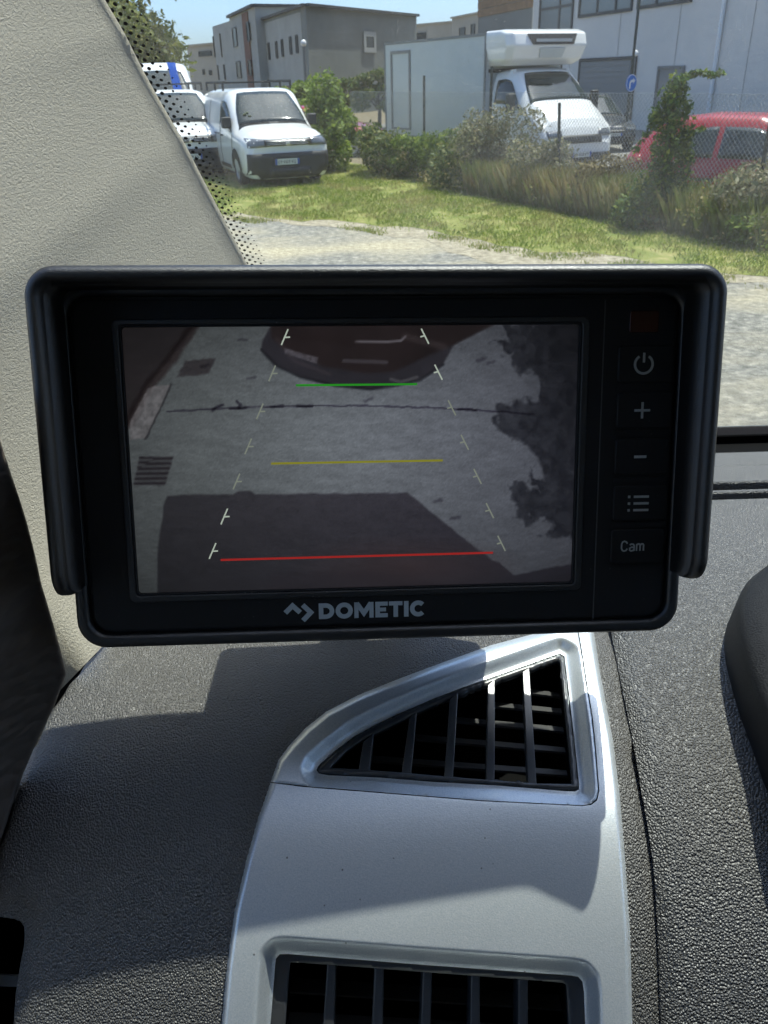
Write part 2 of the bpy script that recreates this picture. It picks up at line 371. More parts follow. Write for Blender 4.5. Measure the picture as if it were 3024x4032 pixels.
def patch(name, outline, holes, mapfn, mat, parent, step, fine=None, band=0, solid=0.0):
    """surface inside an outline with holes; mapfn(points)->3-D"""
    outline = np.asarray(outline, float); holes = [np.asarray(h, float) for h in holes]
    fine = fine or step; O = resample(outline, fine); Hs = [resample(h, fine) for h in holes]
    lo = outline.min(0); hi = outline.max(0)
    def gpts(st):
        gx, gy = np.meshgrid(np.arange(lo[0], hi[0], st), np.arange(lo[1], hi[1], st)); return np.stack([gx.ravel(), gy.ravel()], 1)
    def bd(P):
        d = polydist(P, outline)
        for h in holes: d = np.minimum(d, polydist(P, h))
        return d
    def ok(P):
        m = inpoly(P, outline)
        for h in holes: m &= ~inpoly(P, h)
        return m
    G = gpts(step); G = G[ok(G)]; d = bd(G); G = G[d > max(band, fine * 0.6)]
    pts = [G]
    if band:
        B = gpts(fine); B = B[ok(B)]; d = bd(B); B = B[(d > fine * 0.6) & (d <= band)]; pts.append(B)
    P = np.concatenate([O] + Hs + pts); edges = []; b = 0
    for ring_ in [O] + Hs:
        n = len(ring_); edges += [(b + i, b + (i + 1) % n) for i in range(n)]; b += n
    vo, eo, fo, *_ = delaunay_2d_cdt([Vector((float(p[0]), float(p[1]))) for p in P], edges, [], 0, 1e-7 if step < 1 else 1e-4)
    VO = np.array([(v[0], v[1]) for v in vo]); FO = np.array([f for f in fo]); C = VO[FO].mean(1); FO = FO[ok(C)]
    used = np.unique(FO); idx = np.full(len(VO), -1); idx[used] = np.arange(len(used))
    W = mapfn(VO[used]); FO = idx[FO]
    # orient upwards / towards the driver
    a, b_, c = W[FO[:, 0]], W[FO[:, 1]], W[FO[:, 2]]; N = np.cross(b_ - a, c - a); fl = (N @ np.array([0, -0.5, 1.0])) < 0
    FO[fl] = FO[fl][:, ::-1]
    return meshobj(name, W, FO, mat, parent, smooth=True, solid=solid)

dashboard = tag(empty('dashboard', (0, 0.3, CAM_H - 0.5)), 'black leather-grain dashboard with silver panel and air vents under the monitor', 'dashboard')
def dpart(o, par=dashboard):
    o.parent = par; o.matrix_parent_inverse = par.matrix_world.inverted() if par is dashboard and False else Matrix.Translation(-Vector(par.location)) if par is dashboard else Matrix.Identity(4)
    return o

def sil(x): return (1000 + x[0] * 0.9042, 3300 + x[1] * 0.9042)
def tri(x): return (1200 + x[0] * 0.8439, 2450 + x[1] * 0.8439)
# left end of the dashboard (its silhouette) and the groove on the right
_le = dxy([(390, 2545), (300, 2650), (200, 2790), (120, 2950), (60, 3100), (0, 3300), (-60, 3550), (-130, 4000), (-170, 4400)], -0.004)
_o = np.argsort(_le[:, 1]); _ley = np.concatenate([[0.09], _le[_o, 1], [0.36, 0.47]]); _lex = np.concatenate([[_le[_o, 0][0] - 0.01], _le[_o, 0], [-0.10, -0.085]])
def edge_x(y): return np.interp(y, _ley, _lex)
_gr = dxy([(2370, 2400), (2382, 2491), (2420, 2690), (2460, 2892), (2496, 3111), (2542, 3403), (2560, 3767), (2569, 4032), (2590, 4500)])
def groove_x(y):
    o = np.argsort(_gr[:, 1]); return np.interp(y, _gr[o, 1], _gr[o, 0])
# --- left leather pad with the left vent opening
lv_in = np.array([(-420, 3590), (0, 3621), (60, 3634), (88, 3646), (102, 3668), (104, 3700), (102, 3739), (70, 3927), (63, 4032), (45, 4300), (-420, 4300)], float)
lv_hole = dxy(lv_in, -0.004)
ysamp = np.linspace(0.475, 0.105, 60)
pad_outline = np.array([(edge_x(y), y) for y in ysamp] + [(groove_x(y) + 0.025, y) for y in ysamp[::-1]])
left_line = np.array([(edge_x(y), y) for y in ysamp])
def pad_map(P):
    d = polydist(P, left_line, closed=False); r = 0.009
    drop = np.where(d < r, r - np.sqrt(np.maximum(r * r - (r - d) ** 2, 0)), 0)
    dh = polydist(P, lv_hole); t = np.clip(dh / 0.007, 0, 1); drop = drop + 0.0055 * (1 - t * t * (3 - 2 * t))
    # hollow beside the silver panel, soft swell of the padded end
    gl_ = np.abs(P[:, 0] - groove_x(P[:, 1]) - 0.003); drop = drop + 0.0045 * np.clip(1 - gl_ / 0.006, 0, 1) + np.where(P[:, 0] > groove_x(P[:, 1]) + 0.004, 0.0045, 0)
    sw = 0.006 * np.exp(-((P[:, 0] + 0.10) / 0.05) ** 2 - ((P[:, 1] - 0.23) / 0.06) ** 2)
    return np.stack([P[:, 0], P[:, 1], dz(P[:, 1]) - drop + sw], 1)
lv_clip = lv_hole[inpoly(lv_hole, pad_outline)]
# keep the opening inside the pad: clamp it to the left edge
lv_poly = np.array([(max(p[0], edge_x(p[1]) + 0.004), p[1]) for p in lv_hole])
lv_poly = np.array([(p[0], max(p[1], 0.112)) for p in lv_poly])
_cut = dxy([(2230, 2560), (1800, 2680), (1500, 2790), (1330, 2880), (1190, 3010), (1130, 3200), (1060, 3500), (1000, 3800), (960, 4200), (2380, 4200), (2380, 3800), (2360, 3200), (2300, 2800)])
pad = dpart(patch('leather_pad', pad_outline, [lv_poly, _cut], pad_map, M_leather, None, 0.007, 0.0035, 0.014))
side = MB(); P0 = pad_map(left_line + np.array([0.0004, 0])); side.grid(np.stack([P0, P0 + np.array([-0.004, 0, -0.03]), P0 + np.array([-0.006, 0, -0.30])]))
dpart(side.build('pad_side', M_leather, None, smooth=True))
# left vent duct, one grey vane
lvc = pad_map(lv_poly); lvn = dnormal(0.19)
mb = MB(); n_ = len(lvc)
mb.add(list(lvc) + list(lvc - lvn * 0.05 + np.array([0, 0.02, 0])), [(i, (i + 1) % n_, n_ + (i + 1) % n_, n_ + i) for i in range(n_)] + [tuple(range(n_, 2 * n_))])
vent_l = tag(empty('corner_vent'), None); vent_l.parent = dashboard; vent_l.matrix_parent_inverse = Matrix.Translation(-Vector(dashboard.location))
mb.build('duct', M_hole, vent_l)
for yy in (3858, 4120):
    a = dash_hit([(-200, yy - 8)], -0.012)[0]; b = dash_hit([(96 - (yy - 3858) * 0.1, yy + 4)], -0.012)[0]
    MB().bar(a, b, 0.004, 0.0016, up=tuple(lvn)).build('vane', M_vane, vent_l)
# --- right pebbled pad
ys_r = np.linspace(0.474, 0.10, 50)
right_line = np.array([(groove_x(y) + 0.0035, y) for y in ys_r])
def rpad_map(P):
    d = polydist(P, right_line, closed=False); r = 0.010; T = 0.0035
    up = np.where(d < r, -0.0025 + (T + 0.0025) * np.sqrt(np.maximum(1 - (1 - d / r) ** 2, 0)), T)
    sw = -0.012 * np.clip((P[:, 0] - 0.16) / 0.3, 0, 1) ** 2
    return np.stack([P[:, 0], P[:, 1], dz(P[:, 1]) + up + sw], 1)
dpart(patch('pebbled_pad', list(map(tuple, right_line)) + [(1.1, 0.10), (1.1, 0.474)], [], rpad_map, M_pebble, None, 0.012, 0.004, 0.012))
# --- far ledge under the windscreen: rails with dark slots between them
def ypx(py, x=2950): return float(dash_hit([(x, py)])[0, 1])
ledge_floor = MB().box(-0.16, 1.25, ypx(1997) - 0.012, 0.82, CAM_H - 0.37, CAM_H - 0.345); dpart(ledge_floor.build('ledge_floor', M_hole, None))
mb = MB().box(-0.16, 1.25, 0.775, 0.779, CAM_H - 0.36, CAM_H + ray(2950, 1717)[2] * 0.775 / ray(2950, 1717)[1]); dpart(mb.build('ledge_gap_shade', pbr('black gap shade', (0.003, 0.003, 0.003), 0.9, spec=0.0), None))  # thin board coloured black for the deep shade between ledge and glass
for lo_, hi_, up_ in ((1993, 1966, 0.001), (1938, 1929, 0.001), (1903, 1840, 0.002), (1832, 1778, 0.0)):
    y0, y1 = ypx(lo_), ypx(hi_); z0, z1 = float(dz(y0)), float(dz(y1))
    mb = MB(); mb.add([(x, y, z) for x in (-0.15, 1.25) for (y, z) in ((y0, z0 - 0.03), (y0, z0 + up_), (y1, z1 + up_), (y1, z1 - 0.03))],
                      [(0, 1, 2, 3), (7, 6, 5, 4), (0, 4, 5, 1), (1, 5, 6, 2), (2, 6, 7, 3), (3, 7, 4, 0)])
    dpart(mb.build('ledge_rail', M_pebble, None, bevel=0.0025, seg=3))

# --- silver panel pieces (outlines taken from the photograph, laid on the dashboard surface)
SL = [(2262, 2440), (2111, 2492), (1934, 2539), (1740, 2608), (1571, 2671), (1411, 2735), (1284, 2800), (1200, 2866), (1140, 2930), (1094, 2990), (1062, 3078)]
SL2 = [(1060, 3084), (1012, 3220), (966, 3384), (920, 3585), (889, 3813), (870, 4032), (850, 4460)]
SR = [(2520, 4460), (2492, 4032), (2483, 3676), (2464, 3402), (2442, 3129), (2414, 2910), (2369, 2673), (2337, 2482), (2320, 2390)]
seam = [(1062, 3078), (1200, 3095), (1512, 3120), (1900, 3151), (2290, 3170), (2325, 3166), (2348, 3148), (2356, 3116), (2344, 2960), (2331, 2830), (2297, 2619), (2276, 2492), (2262, 2440)]
seam_l = np.array(seam, float)
housing_out = np.array(SL[:-1] + seam[:-1], float)
panel_out = np.array(SL2 + SR + [(2268, 2390)] + [(x + 4, y) for x, y in seam[-2:7:-1]] + [(2360, 3116), (2351, 3152), (2327, 3170)] + [(x, y + 4) for x, y in seam[4::-1]], float)
grille_out = np.array([tri(p) for p in [(55, 690), (62, 672), (90, 645), (135, 605), (230, 533), (330, 478), (430, 430), (600, 357), (740, 303), (850, 264), (1050, 194), (1150, 158), (1190, 145), (1212, 158), (1230, 300), (1255, 520), (1280, 755), (1279, 780), (1262, 790), (1200, 787), (900, 762), (600, 745), (350, 725), (110, 714), (65, 705)]])
rect_out = np.array([sil(p) for p in [(92, 560), (96, 525), (112, 506), (150, 505), (750, 553), (1380, 598), (1412, 604), (1430, 625), (1437, 670), (1442, 810), (1450, 1160), (60, 1160), (72, 810)]])
T_S = 0.0060
def edge_up(d, r, T, base=-0.001): return np.where(d < r, base + (T - base) * np.sqrt(np.maximum(1 - (1 - np.minimum(d / r, 1)) ** 2, 0)), T)
def sm(t): t = np.clip(t, 0, 1); return t * t * (3 - 2 * t)
def panel_map(P):
    off = np.minimum(edge_up(polydist(P, np.array(SL2), False), 24, T_S), edge_up(polydist(P, np.array(SR), False), 24, T_S)); off = np.minimum(off, edge_up(polydist(P, seam_l, False), 7, T_S, 0.0055))
    dh = polydist(P, rect_out); t = np.clip(dh / 70, 0, 1); t = 0.35 * t + 0.65 * sm(t)
    off = np.minimum(off, -0.004 + (T_S + 0.004) * np.where(dh < 70, t, 1)); return dash_hit(P, off)
def housing_map(P):
    off = np.minimum(edge_up(polydist(P, np.array(SL), False), 26, 0.0062), edge_up(polydist(P, seam_l, False), 7, 0.0062, 0.0056))
    dh = polydist(P, grille_out); off = np.minimum(off, 0.0010 + 0.0055 * sm(dh / 78)); return dash_hit(P, off)
dpart(patch('silver_panel', panel_out, [rect_out], panel_map, M_silver, None, 26, 7, 82))
side_vent = empty('triangular_vent'); side_vent.parent = dashboard; side_vent.matrix_parent_inverse = Matrix.Translation(-Vector(dashboard.location))
patch('vent_housing', housing_out, [grille_out], housing_map, M_silver, side_vent, 24, 6, 90)
openings = [[(125, 672), (200, 595), (262, 552), (275, 565), (256, 684)],
            [(298, 690), (318, 522), (485, 440), (492, 452), (456, 700)],
            [(492, 708), (520, 412), (662, 352), (680, 366), (655, 718)],
            [(688, 726), (712, 332), (846, 284), (857, 298), (850, 733)],
            [(882, 742), (884, 268), (1008, 225), (1020, 236), (1045, 745)],
            [(1078, 750), (1045, 215), (1178, 170), (1190, 180), (1248, 752)]]
inner = [(118, 680), (125, 668), (200, 592), (262, 550), (318, 520), (485, 438), (662, 350), (846, 282), (1008, 223), (1178, 168), (1192, 180), (1250, 755), (1078, 753), (850, 735), (655, 720), (456, 702), (256, 686)]
inner_px = np.array([tri(p) for p in inner])
patch('grille_frame', grille_out, [inner_px], lambda P: dash_hit(P, np.where(polydist(P, grille_out) < 6, 0.0006, 0.0018)), M_vent, side_vent, 30, 9, 20, solid=0.003)
for k in range(5):
    A, B = openings[k], openings[k + 1]
    lt, lb = (A[-2] if k else A[3]), A[-1]; lb_ = A[-1]
    rt, rb = B[1], B[0]
    def ext(p, q, e): p = np.array(p, float); q = np.array(q, float); d = (q - p) / np.linalg.norm(q - p); return p - d * e, q + d * e
    a0, a1 = ext(A[3] if len(A) > 4 else A[2], A[-1], 6); b0, b1 = ext(B[1], B[0], 6)
    a0[0] -= 4; a1[0] -= 4; b0[0] += 4; b1[0] += 4
    T4 = dash_hit([tri(a0), tri(b0), tri(b1), tri(a1)], 0.0017); nn_ = dnormal(T4[:, 1].mean())
    MB().add(list(T4) + list(T4 - nn_ * 0.006), [(3, 2, 1, 0), (0, 1, 5, 4), (1, 2, 6, 5), (2, 3, 7, 6), (3, 0, 4, 7), (4, 5, 6, 7)]).build('slat', M_vent, side_vent, bevel=0.0004, seg=2)
vn = dnormal(0.255); ring0 = dash_hit(inner_px, -0.0015); n_ = len(ring0)
MB().add(list(ring0) + list(ring0 - vn * 0.045), [(i, (i + 1) % n_, n_ + (i + 1) % n_, n_ + i) for i in range(n_)] + [tuple(range(n_, 2 * n_))]).build('duct', M_hole, side_vent)
for (xa, ya, xb, yb) in ((305, 645, 1245, 716), (520, 545, 1235, 608), (705, 462, 1222, 512), (885, 392, 1212, 424), (1050, 330, 1205, 350)):
    a = dash_hit([tri((xa, ya))], -0.012)[0]; b = dash_hit([tri((xb, yb))], -0.012)[0]
    dv = np.array([0, 0.0034, -0.0004]); up_ = np.array([0, 0.0003, 0.0011])
    MB().add([a, b, b + dv, a + dv, a - up_, b - up_, b + dv - up_, a + dv - up_], [(0, 1, 2, 3), (7, 6, 5, 4), (0, 4, 5, 1), (1, 5, 6, 2), (2, 6, 7, 3), (3, 7, 4, 0)]).build('vane', M_vane, side_vent)
# --- rectangular vent at the bottom
rvent = empty('rectangular_vent'); rvent.parent = dashboard; rvent.matrix_parent_inverse = Matrix.Translation(-Vector(dashboard.location))
rin = np.array([sil(p) for p in [(150, 600), (155, 548), (160, 540), (330, 552), (540, 568), (750, 584), (960, 600), (1170, 615), (1345, 630), (1362, 640), (1366, 700), (1372, 810), (1390, 1130), (110, 1130), (135, 810)]])
patch('grille_frame', np.array([tuple(p) for p in rect_out]), [rin], lambda P: dash_hit(P, np.where(polydist(P, rect_out) < 8, -0.0042, -0.0050)), M_vent, rvent, 30, 12, 20, solid=0.004)
for (x0, x1, yt, xb0, xb1) in ((318, 358, 548, 300, 350), (525, 566, 562, 513, 562), (735, 776, 580, 725, 771), (945, 985, 596, 940, 985), (1151, 1195, 612, 1150, 1195)):
    e = 340
    q = [sil((x0, yt)), sil((x1, yt)), sil((xb1 + (xb1 - x1) * 1.3, 810 + e)), sil((xb0 + (xb0 - x0) * 1.3, 810 + e))]
    T4 = dash_hit(q, -0.0062); nn_ = dnormal(T4[:, 1].mean()) * 0.9 + np.array([0, -0.1, 0])
    MB().add(list(T4) + list(T4 - nn_ * 0.014), [(3, 2, 1, 0), (0, 1, 5, 4), (1, 2, 6, 5), (2, 3, 7, 6), (3, 0, 4, 7), (4, 5, 6, 7)]).build('fin', M_vent, rvent, bevel=0.0008, seg=2)
rn = dnormal(0.17); ring0 = dash_hit(rin, -0.008); n_ = len(ring0)
MB().add(list(ring0) + list(ring0 - rn * 0.06), [(i, (i + 1) % n_, n_ + (i + 1) % n_, n_ + i) for i in range(n_)] + [tuple(range(n_, 2 * n_))]).build('duct', M_hole, rvent)
for (xa, ya, xb, yb) in ((140, 640, 1365, 720), (135, 790, 1370, 860)):
    a = dash_hit([sil((xa, ya))], -0.026)[0]; b = dash_hit([sil((xb, yb))], -0.026)[0]
    MB().bar(a, b, 0.006, 0.0012).build('vane', M_vent, rvent)
# --- instrument binnacle at the right edge
bin_px = [(2858, 2450), (2862, 2360), (2890, 2290), (2960, 2235), (3024, 2188), (3200, 2080), (3700, 2000), (3900, 3300), (3200, 3250), (3060, 3030), (2990, 2850), (2935, 2720), (2890, 2580)]
bin_px = np.array(chaikin(bin_px, 2))
bin_px[:, 0] += 45
bin_out = dash_hit(bin_px, 0.026)
c0 = bin_out.mean(0)
mbn = MB(); rows = []
for sc_, dn in ((0.985, -0.026), (0.995, -0.012), (1.0, -0.004), (0.99, 0.0), (0.93, 0.004), (0.6, 0.010), (0.02, 0.012)):
    rows.append(np.array([c0 + (p - c0) * sc_ + np.array([0, -0.3, 0.95]) * dn for p in bin_out] + [c0 + (bin_out[0] - c0) * sc_ + np.array([0, -0.3, 0.95]) * dn]))
mbn.grid(np.array(rows), flip=False)
dpart(mbn.build('instrument_binnacle', M_binnacle, None, smooth=True))

# ------------------------------------------------------------------ windscreen, pillar, door, cab shell
WS_Y, WS_Z, WS_A = 0.80, CAM_H - 0.338, math.radians(50)
wsn = np.array([0, math.sin(WS_A), math.cos(WS_A)]); wsd = np.array([0, -math.cos(WS_A), math.sin(WS_A)]); ws0 = np.array([0, WS_Y, WS_Z])
def ws_hit(px, back=0.0):
    r = ray(*px); q = ws0 - wsn * back; t = ((q - EYE) @ wsn) / (r @ wsn); return EYE + r * t
edge_px = [(283, -200), (392, 0), (474, 137), (547, 282), (629, 428), (711, 565), (793, 724), (875, 878), (961, 1043), (1150, 1390), (1280, 1640)]
e_top, e_bot = ws_hit((283, -200)), ws_hit((1280, 1640))
left0 = min(e_top[0], e_bot[0]) - 0.06
windscreen = tag(empty('windscreen', tuple(ws0)), 'dusty sloping windscreen with a black dotted border beside the pillar', 'windscreen')
wl = MB(); g = ws0
wl.add([np.array([left0, 0, 0]), np.array([1.5, 0, 0]), np.array([1.5, 0, 0]) + wsd * 1.2, np.array([left0, 0, 0]) + wsd * 1.2], [(0, 1, 2, 3)])
wl.build('glass', M_glass, windscreen)
# border dots on the glass
M_frit = pbr('black ceramic dots', (0.006, 0.006, 0.006), 0.6)
dots = MB(); eA, eB = ws_hit((961, 1043), 0.001), ws_hit((300, -170), 0.001)
eB0 = ws_hit((1280, 1640), 0.001); run = np.linalg.norm(eB - eB0); eu = (eB - eB0) / run; ev = np.cross(eu, wsn)
if ev[0] < 0: ev = -ev
NR = 6; rr_ = random.Random(3)
for k in range(-2, NR):
    for i in range(int(run / 0.0054)):
        s_ = (i + 0.5 * (k % 2)) * 0.0054; fr_ = s_ / run
        rad = 0.00125 * (1 - max(0, k) / (NR + 0.3)) + 0.00030
        if k < 0: rad = 0.0019
        c = eB0 + eu * s_ + ev * (k * 0.0033 + 0.0005) - ws0 - wsn * 0.0012
        dots.add([c + rad * (eu * math.cos(a) + ev * math.sin(a)) for a in [2 * math.pi * j / 10 for j in range(10)]], [tuple(range(10))])
# solid border under the trim edge
dots.add([eB0 - ws0 - ev * 0.05, eB0 - ws0 - ev * 0.0085, eB - ws0 - ev * 0.0085, eB - ws0 - ev * 0.05], [(0, 1, 2, 3)])
tag(dots.build('border_dots', M_frit, windscreen), kind='stuff')
# lower border of the glass and the plastic cowl outside
M_cowl = pbr('grey cowl plastic', (0.10, 0.115, 0.12), 0.5, bump=0.4, bscale=500, bdist=0.002)
mb = MB(); yA = 0.665
def zpx(py, y, x=2950): r = ray(x, py); return CAM_H + r[2] * y / r[1]
cw = [(0.83, zpx(1760, 0.83)), (0.835, zpx(1714, 0.835)), (0.87, zpx(1680, 0.87)), (0.876, zpx(1675, 0.876)), (0.884, zpx(1676, 0.884) - 0.001), (0.96, zpx(1676, 0.884) - 0.08)]
mb.grid(np.array([[(x, y, z) for x in np.linspace(-0.6, 1.7, 24)] for y, z in cw]))
tag(mb.build('cowl', M_cowl, None, smooth=False), 'grey plastic cowl strip outside at the foot of the windscreen', 'cowl')

# pillar trim: curved surface from the glass edge round towards the door
front = [EYE + (ws_hit(p) - EYE) * 0.92 for p in edge_px]
fdep = [(p - EYE) @ cF for p in front]
fpx = np.array(edge_px, float); fy = np.linspace(0, 1, len(edge_px))
bx = [(-620, -260, 0.2576), (-600, 300, 0.262), (-560, 900, 0.2686), (-480, 1500, 0.2806), (-330, 2050, 0.310), (-120, 2500, 0.344), (60, 2900, 0.374)]
bt = np.linspace(0, 1, len(bx))
rows = []
for t in np.linspace(0, 1, 40):
    fx, fyy, fd = np.interp(t, fy, fpx[:, 0]), np.interp(t, fy, fpx[:, 1]), np.interp(t, fy, fdep)
    lx, ly, ld = (np.interp(t, bt, [b[i] for b in bx]) for i in range(3)); row = []
    for u in np.linspace(0, 1, 30):
        px_, py_ = lx + (fx - lx) * u, ly + (fyy - ly) * u; bend = np.interp(t, [0, 0.55, 1], [0.0, 0.05, 0.22]); uu = max(0, (u - bend) / (1 - bend)); d_ = 1 / (1 / ld + (1 / fd - 1 / ld) * uu)
        row.append(at(px_, py_, d_))
    # rolled front edge that turns back to the glass
    e = row[-1]; row.append(e + np.array([0.0015, 0.002, 0.001])); row.append(e + np.array([-0.004, 0.012, 0]))
    rows.append(row)
mb = MB(); mb.grid(np.array(rows), flip=True)
tag(mb.build('pillar_trim', M_trim, None, smooth=True), 'beige textured plastic trim on the pillar left of the windscreen', 'trim')
# dark door panel in front of the lower pillar trim
dedge = [(-60, 1560, 0.285), (0, 1761, 0.30), (46, 1899, 0.312), (75, 1985, 0.32), (100, 2068, 0.328), (128, 2180, 0.338), (154, 2299, 0.348), (178, 2380, 0.355), (200, 2453, 0.362), (230, 2560, 0.372), (252, 2655, 0.382), (205, 2780, 0.385), (125, 2945, 0.385), (60, 3100, 0.385), (0, 3300, 0.385), (-60, 3560, 0.385)]
rows = []
for i, (x, y, d) in enumerate(dedge):
    row = []
    for k, (dx_, dd) in enumerate(((5, 0.012), (9, 0.004), (5, 0.0), (-2, -0.0015), (-12, -0.002), (-40, -0.003), (-110, -0.010), (-220, -0.022), (-380, -0.038), (-560, -0.058))):
        s_ = min(1.0, -min(dx_, 0) / 560); wob = 0.0025 * math.sin(i * 0.9 + k * 0.7) * s_
        row.append(at(x + dx_, y + 0.25 * max(0, -dx_), d * 0.84 + dd + wob))
    rows.append(row)
mb = MB(); mb.grid(np.array(rows))
tag(mb.build('door_panel', M_door, None, smooth=True), 'dark brown leather door trim at the lower left edge', 'door trim')

# the rest of the cab (what shades the dashboard): roof, walls, floor, seen only in reflections and shade
def shell(name, verts, faces, mat=M_lining): return tag(meshobj(name, verts, faces, mat), kind='structure')
top = ws0 + wsd * 1.2
XL, XR, YB, ZF, ZR = -0.62, 1.55, -1.3, 0.75, float(top[2])
shell('cab_roof', *(lambda m: (m.v, m.f))(MB().box(XL, XR, YB, float(top[1]), ZR, ZR + 0.04)))
shell('cab_rear_wall', *(lambda m: (m.v, m.f))(MB().box(XL, XR, YB - 0.04, YB, ZF, ZR)))
shell('cab_floor', *(lambda m: (m.v, m.f))(MB().box(XL, XR, YB, 0.80, ZF - 0.04, ZF)), mat=M_hole)
shell('cab_right_wall', *(lambda m: (m.v, m.f))(MB().box(XR, XR + 0.04, YB, 0.80, ZF, 1.72).box(XR, XR + 0.04, YB, -0.75, 1.72, ZR)))
shell('cab_left_wall', *(lambda m: (m.v, m.f))(MB().box(XL - 0.04, XL, YB, 0.80, ZF, 1.66).box(XL - 0.04, XL, YB, -0.75, 1.66, ZR)))
shell('cab_bulkhead', *(lambda m: (m.v, m.f))(MB().box(XL, XR, 0.812, 0.822, ZF, float(zpx(1716, 0.812)))), mat=M_hole)
for nm, xx in (('left', XL - 0.02), ('right', XR + 0.02)):
    zb = 1.66 if nm == 'left' else 1.72
    tag(meshobj('side_window', [(xx, -0.75, zb), (xx, 0.5, zb), (xx, -0.1, ZR), (xx, -0.75, ZR)], [(0, 1, 2, 3)], M_sideglass), 'cab side window pane on the %s' % nm, 'window', kind='structure')

# ------------------------------------------------------------------ reversing monitor
mO = np.array([-0.08508041, 0.2685274, -0.071164]); mw_ = np.array([0.99804472, 0.05130073, -0.03570663]); mh_ = np.array([-0.02352875, -0.30691577, -0.9514458])
mh_ = mh_ - mw_ * (mh_ @ mw_); mh_ /= np.linalg.norm(mh_); mn_ = np.cross(mh_, mw_)
if mn_ @ (-mO) < 0: mn_ = -mn_
MW = Matrix(((mw_[0], -mh_[0], mn_[0], mO[0]), (mw_[1], -mh_[1], mn_[1], mO[1]), (mw_[2], -mh_[2], mn_[2], mO[2] + CAM_H), (0, 0, 0, 1)))
mon = tag(empty('reversing_monitor', mw=MW), 'black reversing-camera monitor with deep sun hood standing on the dashboard', 'monitor')
def ml(x, y, n=0.0022):
    """photo pixel -> monitor-local (u,v) metres on the plane n in front of the display"""
    r = ray(x, y); q = mO + mn_ * n; t = (q @ mn_) / (r @ mn_); p = r * t - mO; return (float(p @ mw_), float(-(p @ mh_)))
mm = 0.001
def mmr(pts): return [(x * mm, y * mm) for x, y in pts]
out = rrect(-21.1, -109.8, 193.0, 14, 10, 8); inn = rrect(-16.6, -105.2, 188.5, 9.5, 6.5, 8)
MB().prism(mmr(out), -0.040, 0.0006).build('housing', M_black, mon, bevel=0.0035, seg=3)
MB().ring(mmr(out), mmr(inn), -0.004, 0.0042).build('front_lip', M_hood, mon, bevel=0.0018, seg=4)
lcd_o = rrect(0.2, -90.9, 153.8, -0.2, 1.2, 8); plate_o = rrect(-15.4, -104.0, 187.3, 8.5, 5.5, 8)
MB().ring(mmr(plate_o), mmr(lcd_o), 0.0002, 0.0022).build('face_plate', M_face, mon, bevel=0.0004, seg=2)
MB().ring(mmr(rrect(-2.6, -93.8, 157.0, 2.4, 2.2, 8)), mmr(rrect(-0.6, -91.6, 154.6, 0.6, 1.4, 8)), 0.0018, 0.0029).build('screen_surround', M_hood, mon, bevel=0.0004, seg=2)
# rear block and stand
MB().prism(mmr(rrect(40, -111, 146, -30, 8, 5)), -0.082, -0.0398).build('rear_block', M_black, mon, bevel=0.004, seg=3)
foot = dash_hit([(1500, 2300)], 0.003)[0]
st = MB(); Mi = np.array(MW.inverted()); fl = (Mi @ np.append(foot + np.array([0, 0.0, 0]), 1))[:3]
st.tube([(0.088, -0.07, -0.075), (0.088, -0.08, -0.090), (0.088, -0.10, -0.10), tuple(fl)], 0.011, 14)
st.build('stand_arm', M_black, mon, smooth=True)
fo = MB(); fc = foot; ft = [(math.cos(a) * 0.042, math.sin(a) * 0.03) for a in np.linspace(0, 2 * math.pi, 28, endpoint=False)]
fo.prism(ft, -0.006, 0.006, fn=lambda x, y, z: tuple((Mi @ np.append(fc + np.array([x, y + 0.01, z]), 1))[:3]))
fo.build('stand_foot', M_black, mon, bevel=0.002)
# cable plug at the right of the housing
MB().prism(mmr(rrect(186, -62, 203, -40, 4, 4)), -0.034, -0.016).build('cable_plug', M_black, mon, bevel=0.002)
# hood: swept U with rounded lip and rounded lower ends
path = []; L_, R__, T_, B_, rc = -22.6, 194.6, 17.2, -87.0, 9.5
for v in np.concatenate([B_ + 10 * np.linspace(0, 1, 14) ** 2, np.linspace(B_ + 11, T_ - rc, 16)]): path.append((L_, v, -1, 0))
for a in np.linspace(180, 90, 10)[1:]: path.append((L_ + rc + rc * math.cos(math.radians(a)), T_ - rc + rc * math.sin(math.radians(a)), math.cos(math.radians(a)), math.sin(math.radians(a))))
for u in np.linspace(L_ + rc, R__ - rc, 20)[1:]: path.append((u, T_, 0, 1))
for a in np.linspace(90, 0, 10)[1:]: path.append((R__ - rc + rc * math.cos(math.radians(a)), T_ - rc + rc * math.sin(math.radians(a)), math.cos(math.radians(a)), math.sin(math.radians(a))))
for v in np.concatenate([np.linspace(B_ + 11, T_ - rc, 16)[::-1][1:], (B_ + 10 * np.linspace(0, 1, 14) ** 2)[::-1]]): path.append((R__, v, 1, 0))
rows = []
for (u, v, nx, ny) in path:
    h_ = v - B_; NF = 23.5 + 2.5 * max(0, (v + 87) / 104); re = 9.0
    nf = NF if h_ >= re else NF - re + math.sqrt(max(0, re * re - (re - h_) ** 2))
    th = 5.6; r_ = 4.2; sec = [(0, -9), (0, nf * 0.3), (0, nf - r_)]
    for a in np.linspace(0, 180, 9): sec.append((-th / 2 + th / 2 * math.cos(math.radians(a)), nf - r_ + r_ * math.sin(math.radians(a))))
    sec += [(-th, nf - r_), (-th, nf * 0.4), (-th, -3.0)]
    rows.append([((u + nx * o_ ) * mm, (v + ny * o_) * mm, n__ * mm) for o_, n__ in sec])
hd = MB(); hd.grid(np.array(rows)); n0 = len(rows[0]); N0 = len(rows)
hd.f.append(tuple(range(n0))[::-1]); hd.f.append(tuple((N0 - 1) * n0 + i for i in range(n0)))
hd.build('sun_hood', M_hood, mon, smooth=True)
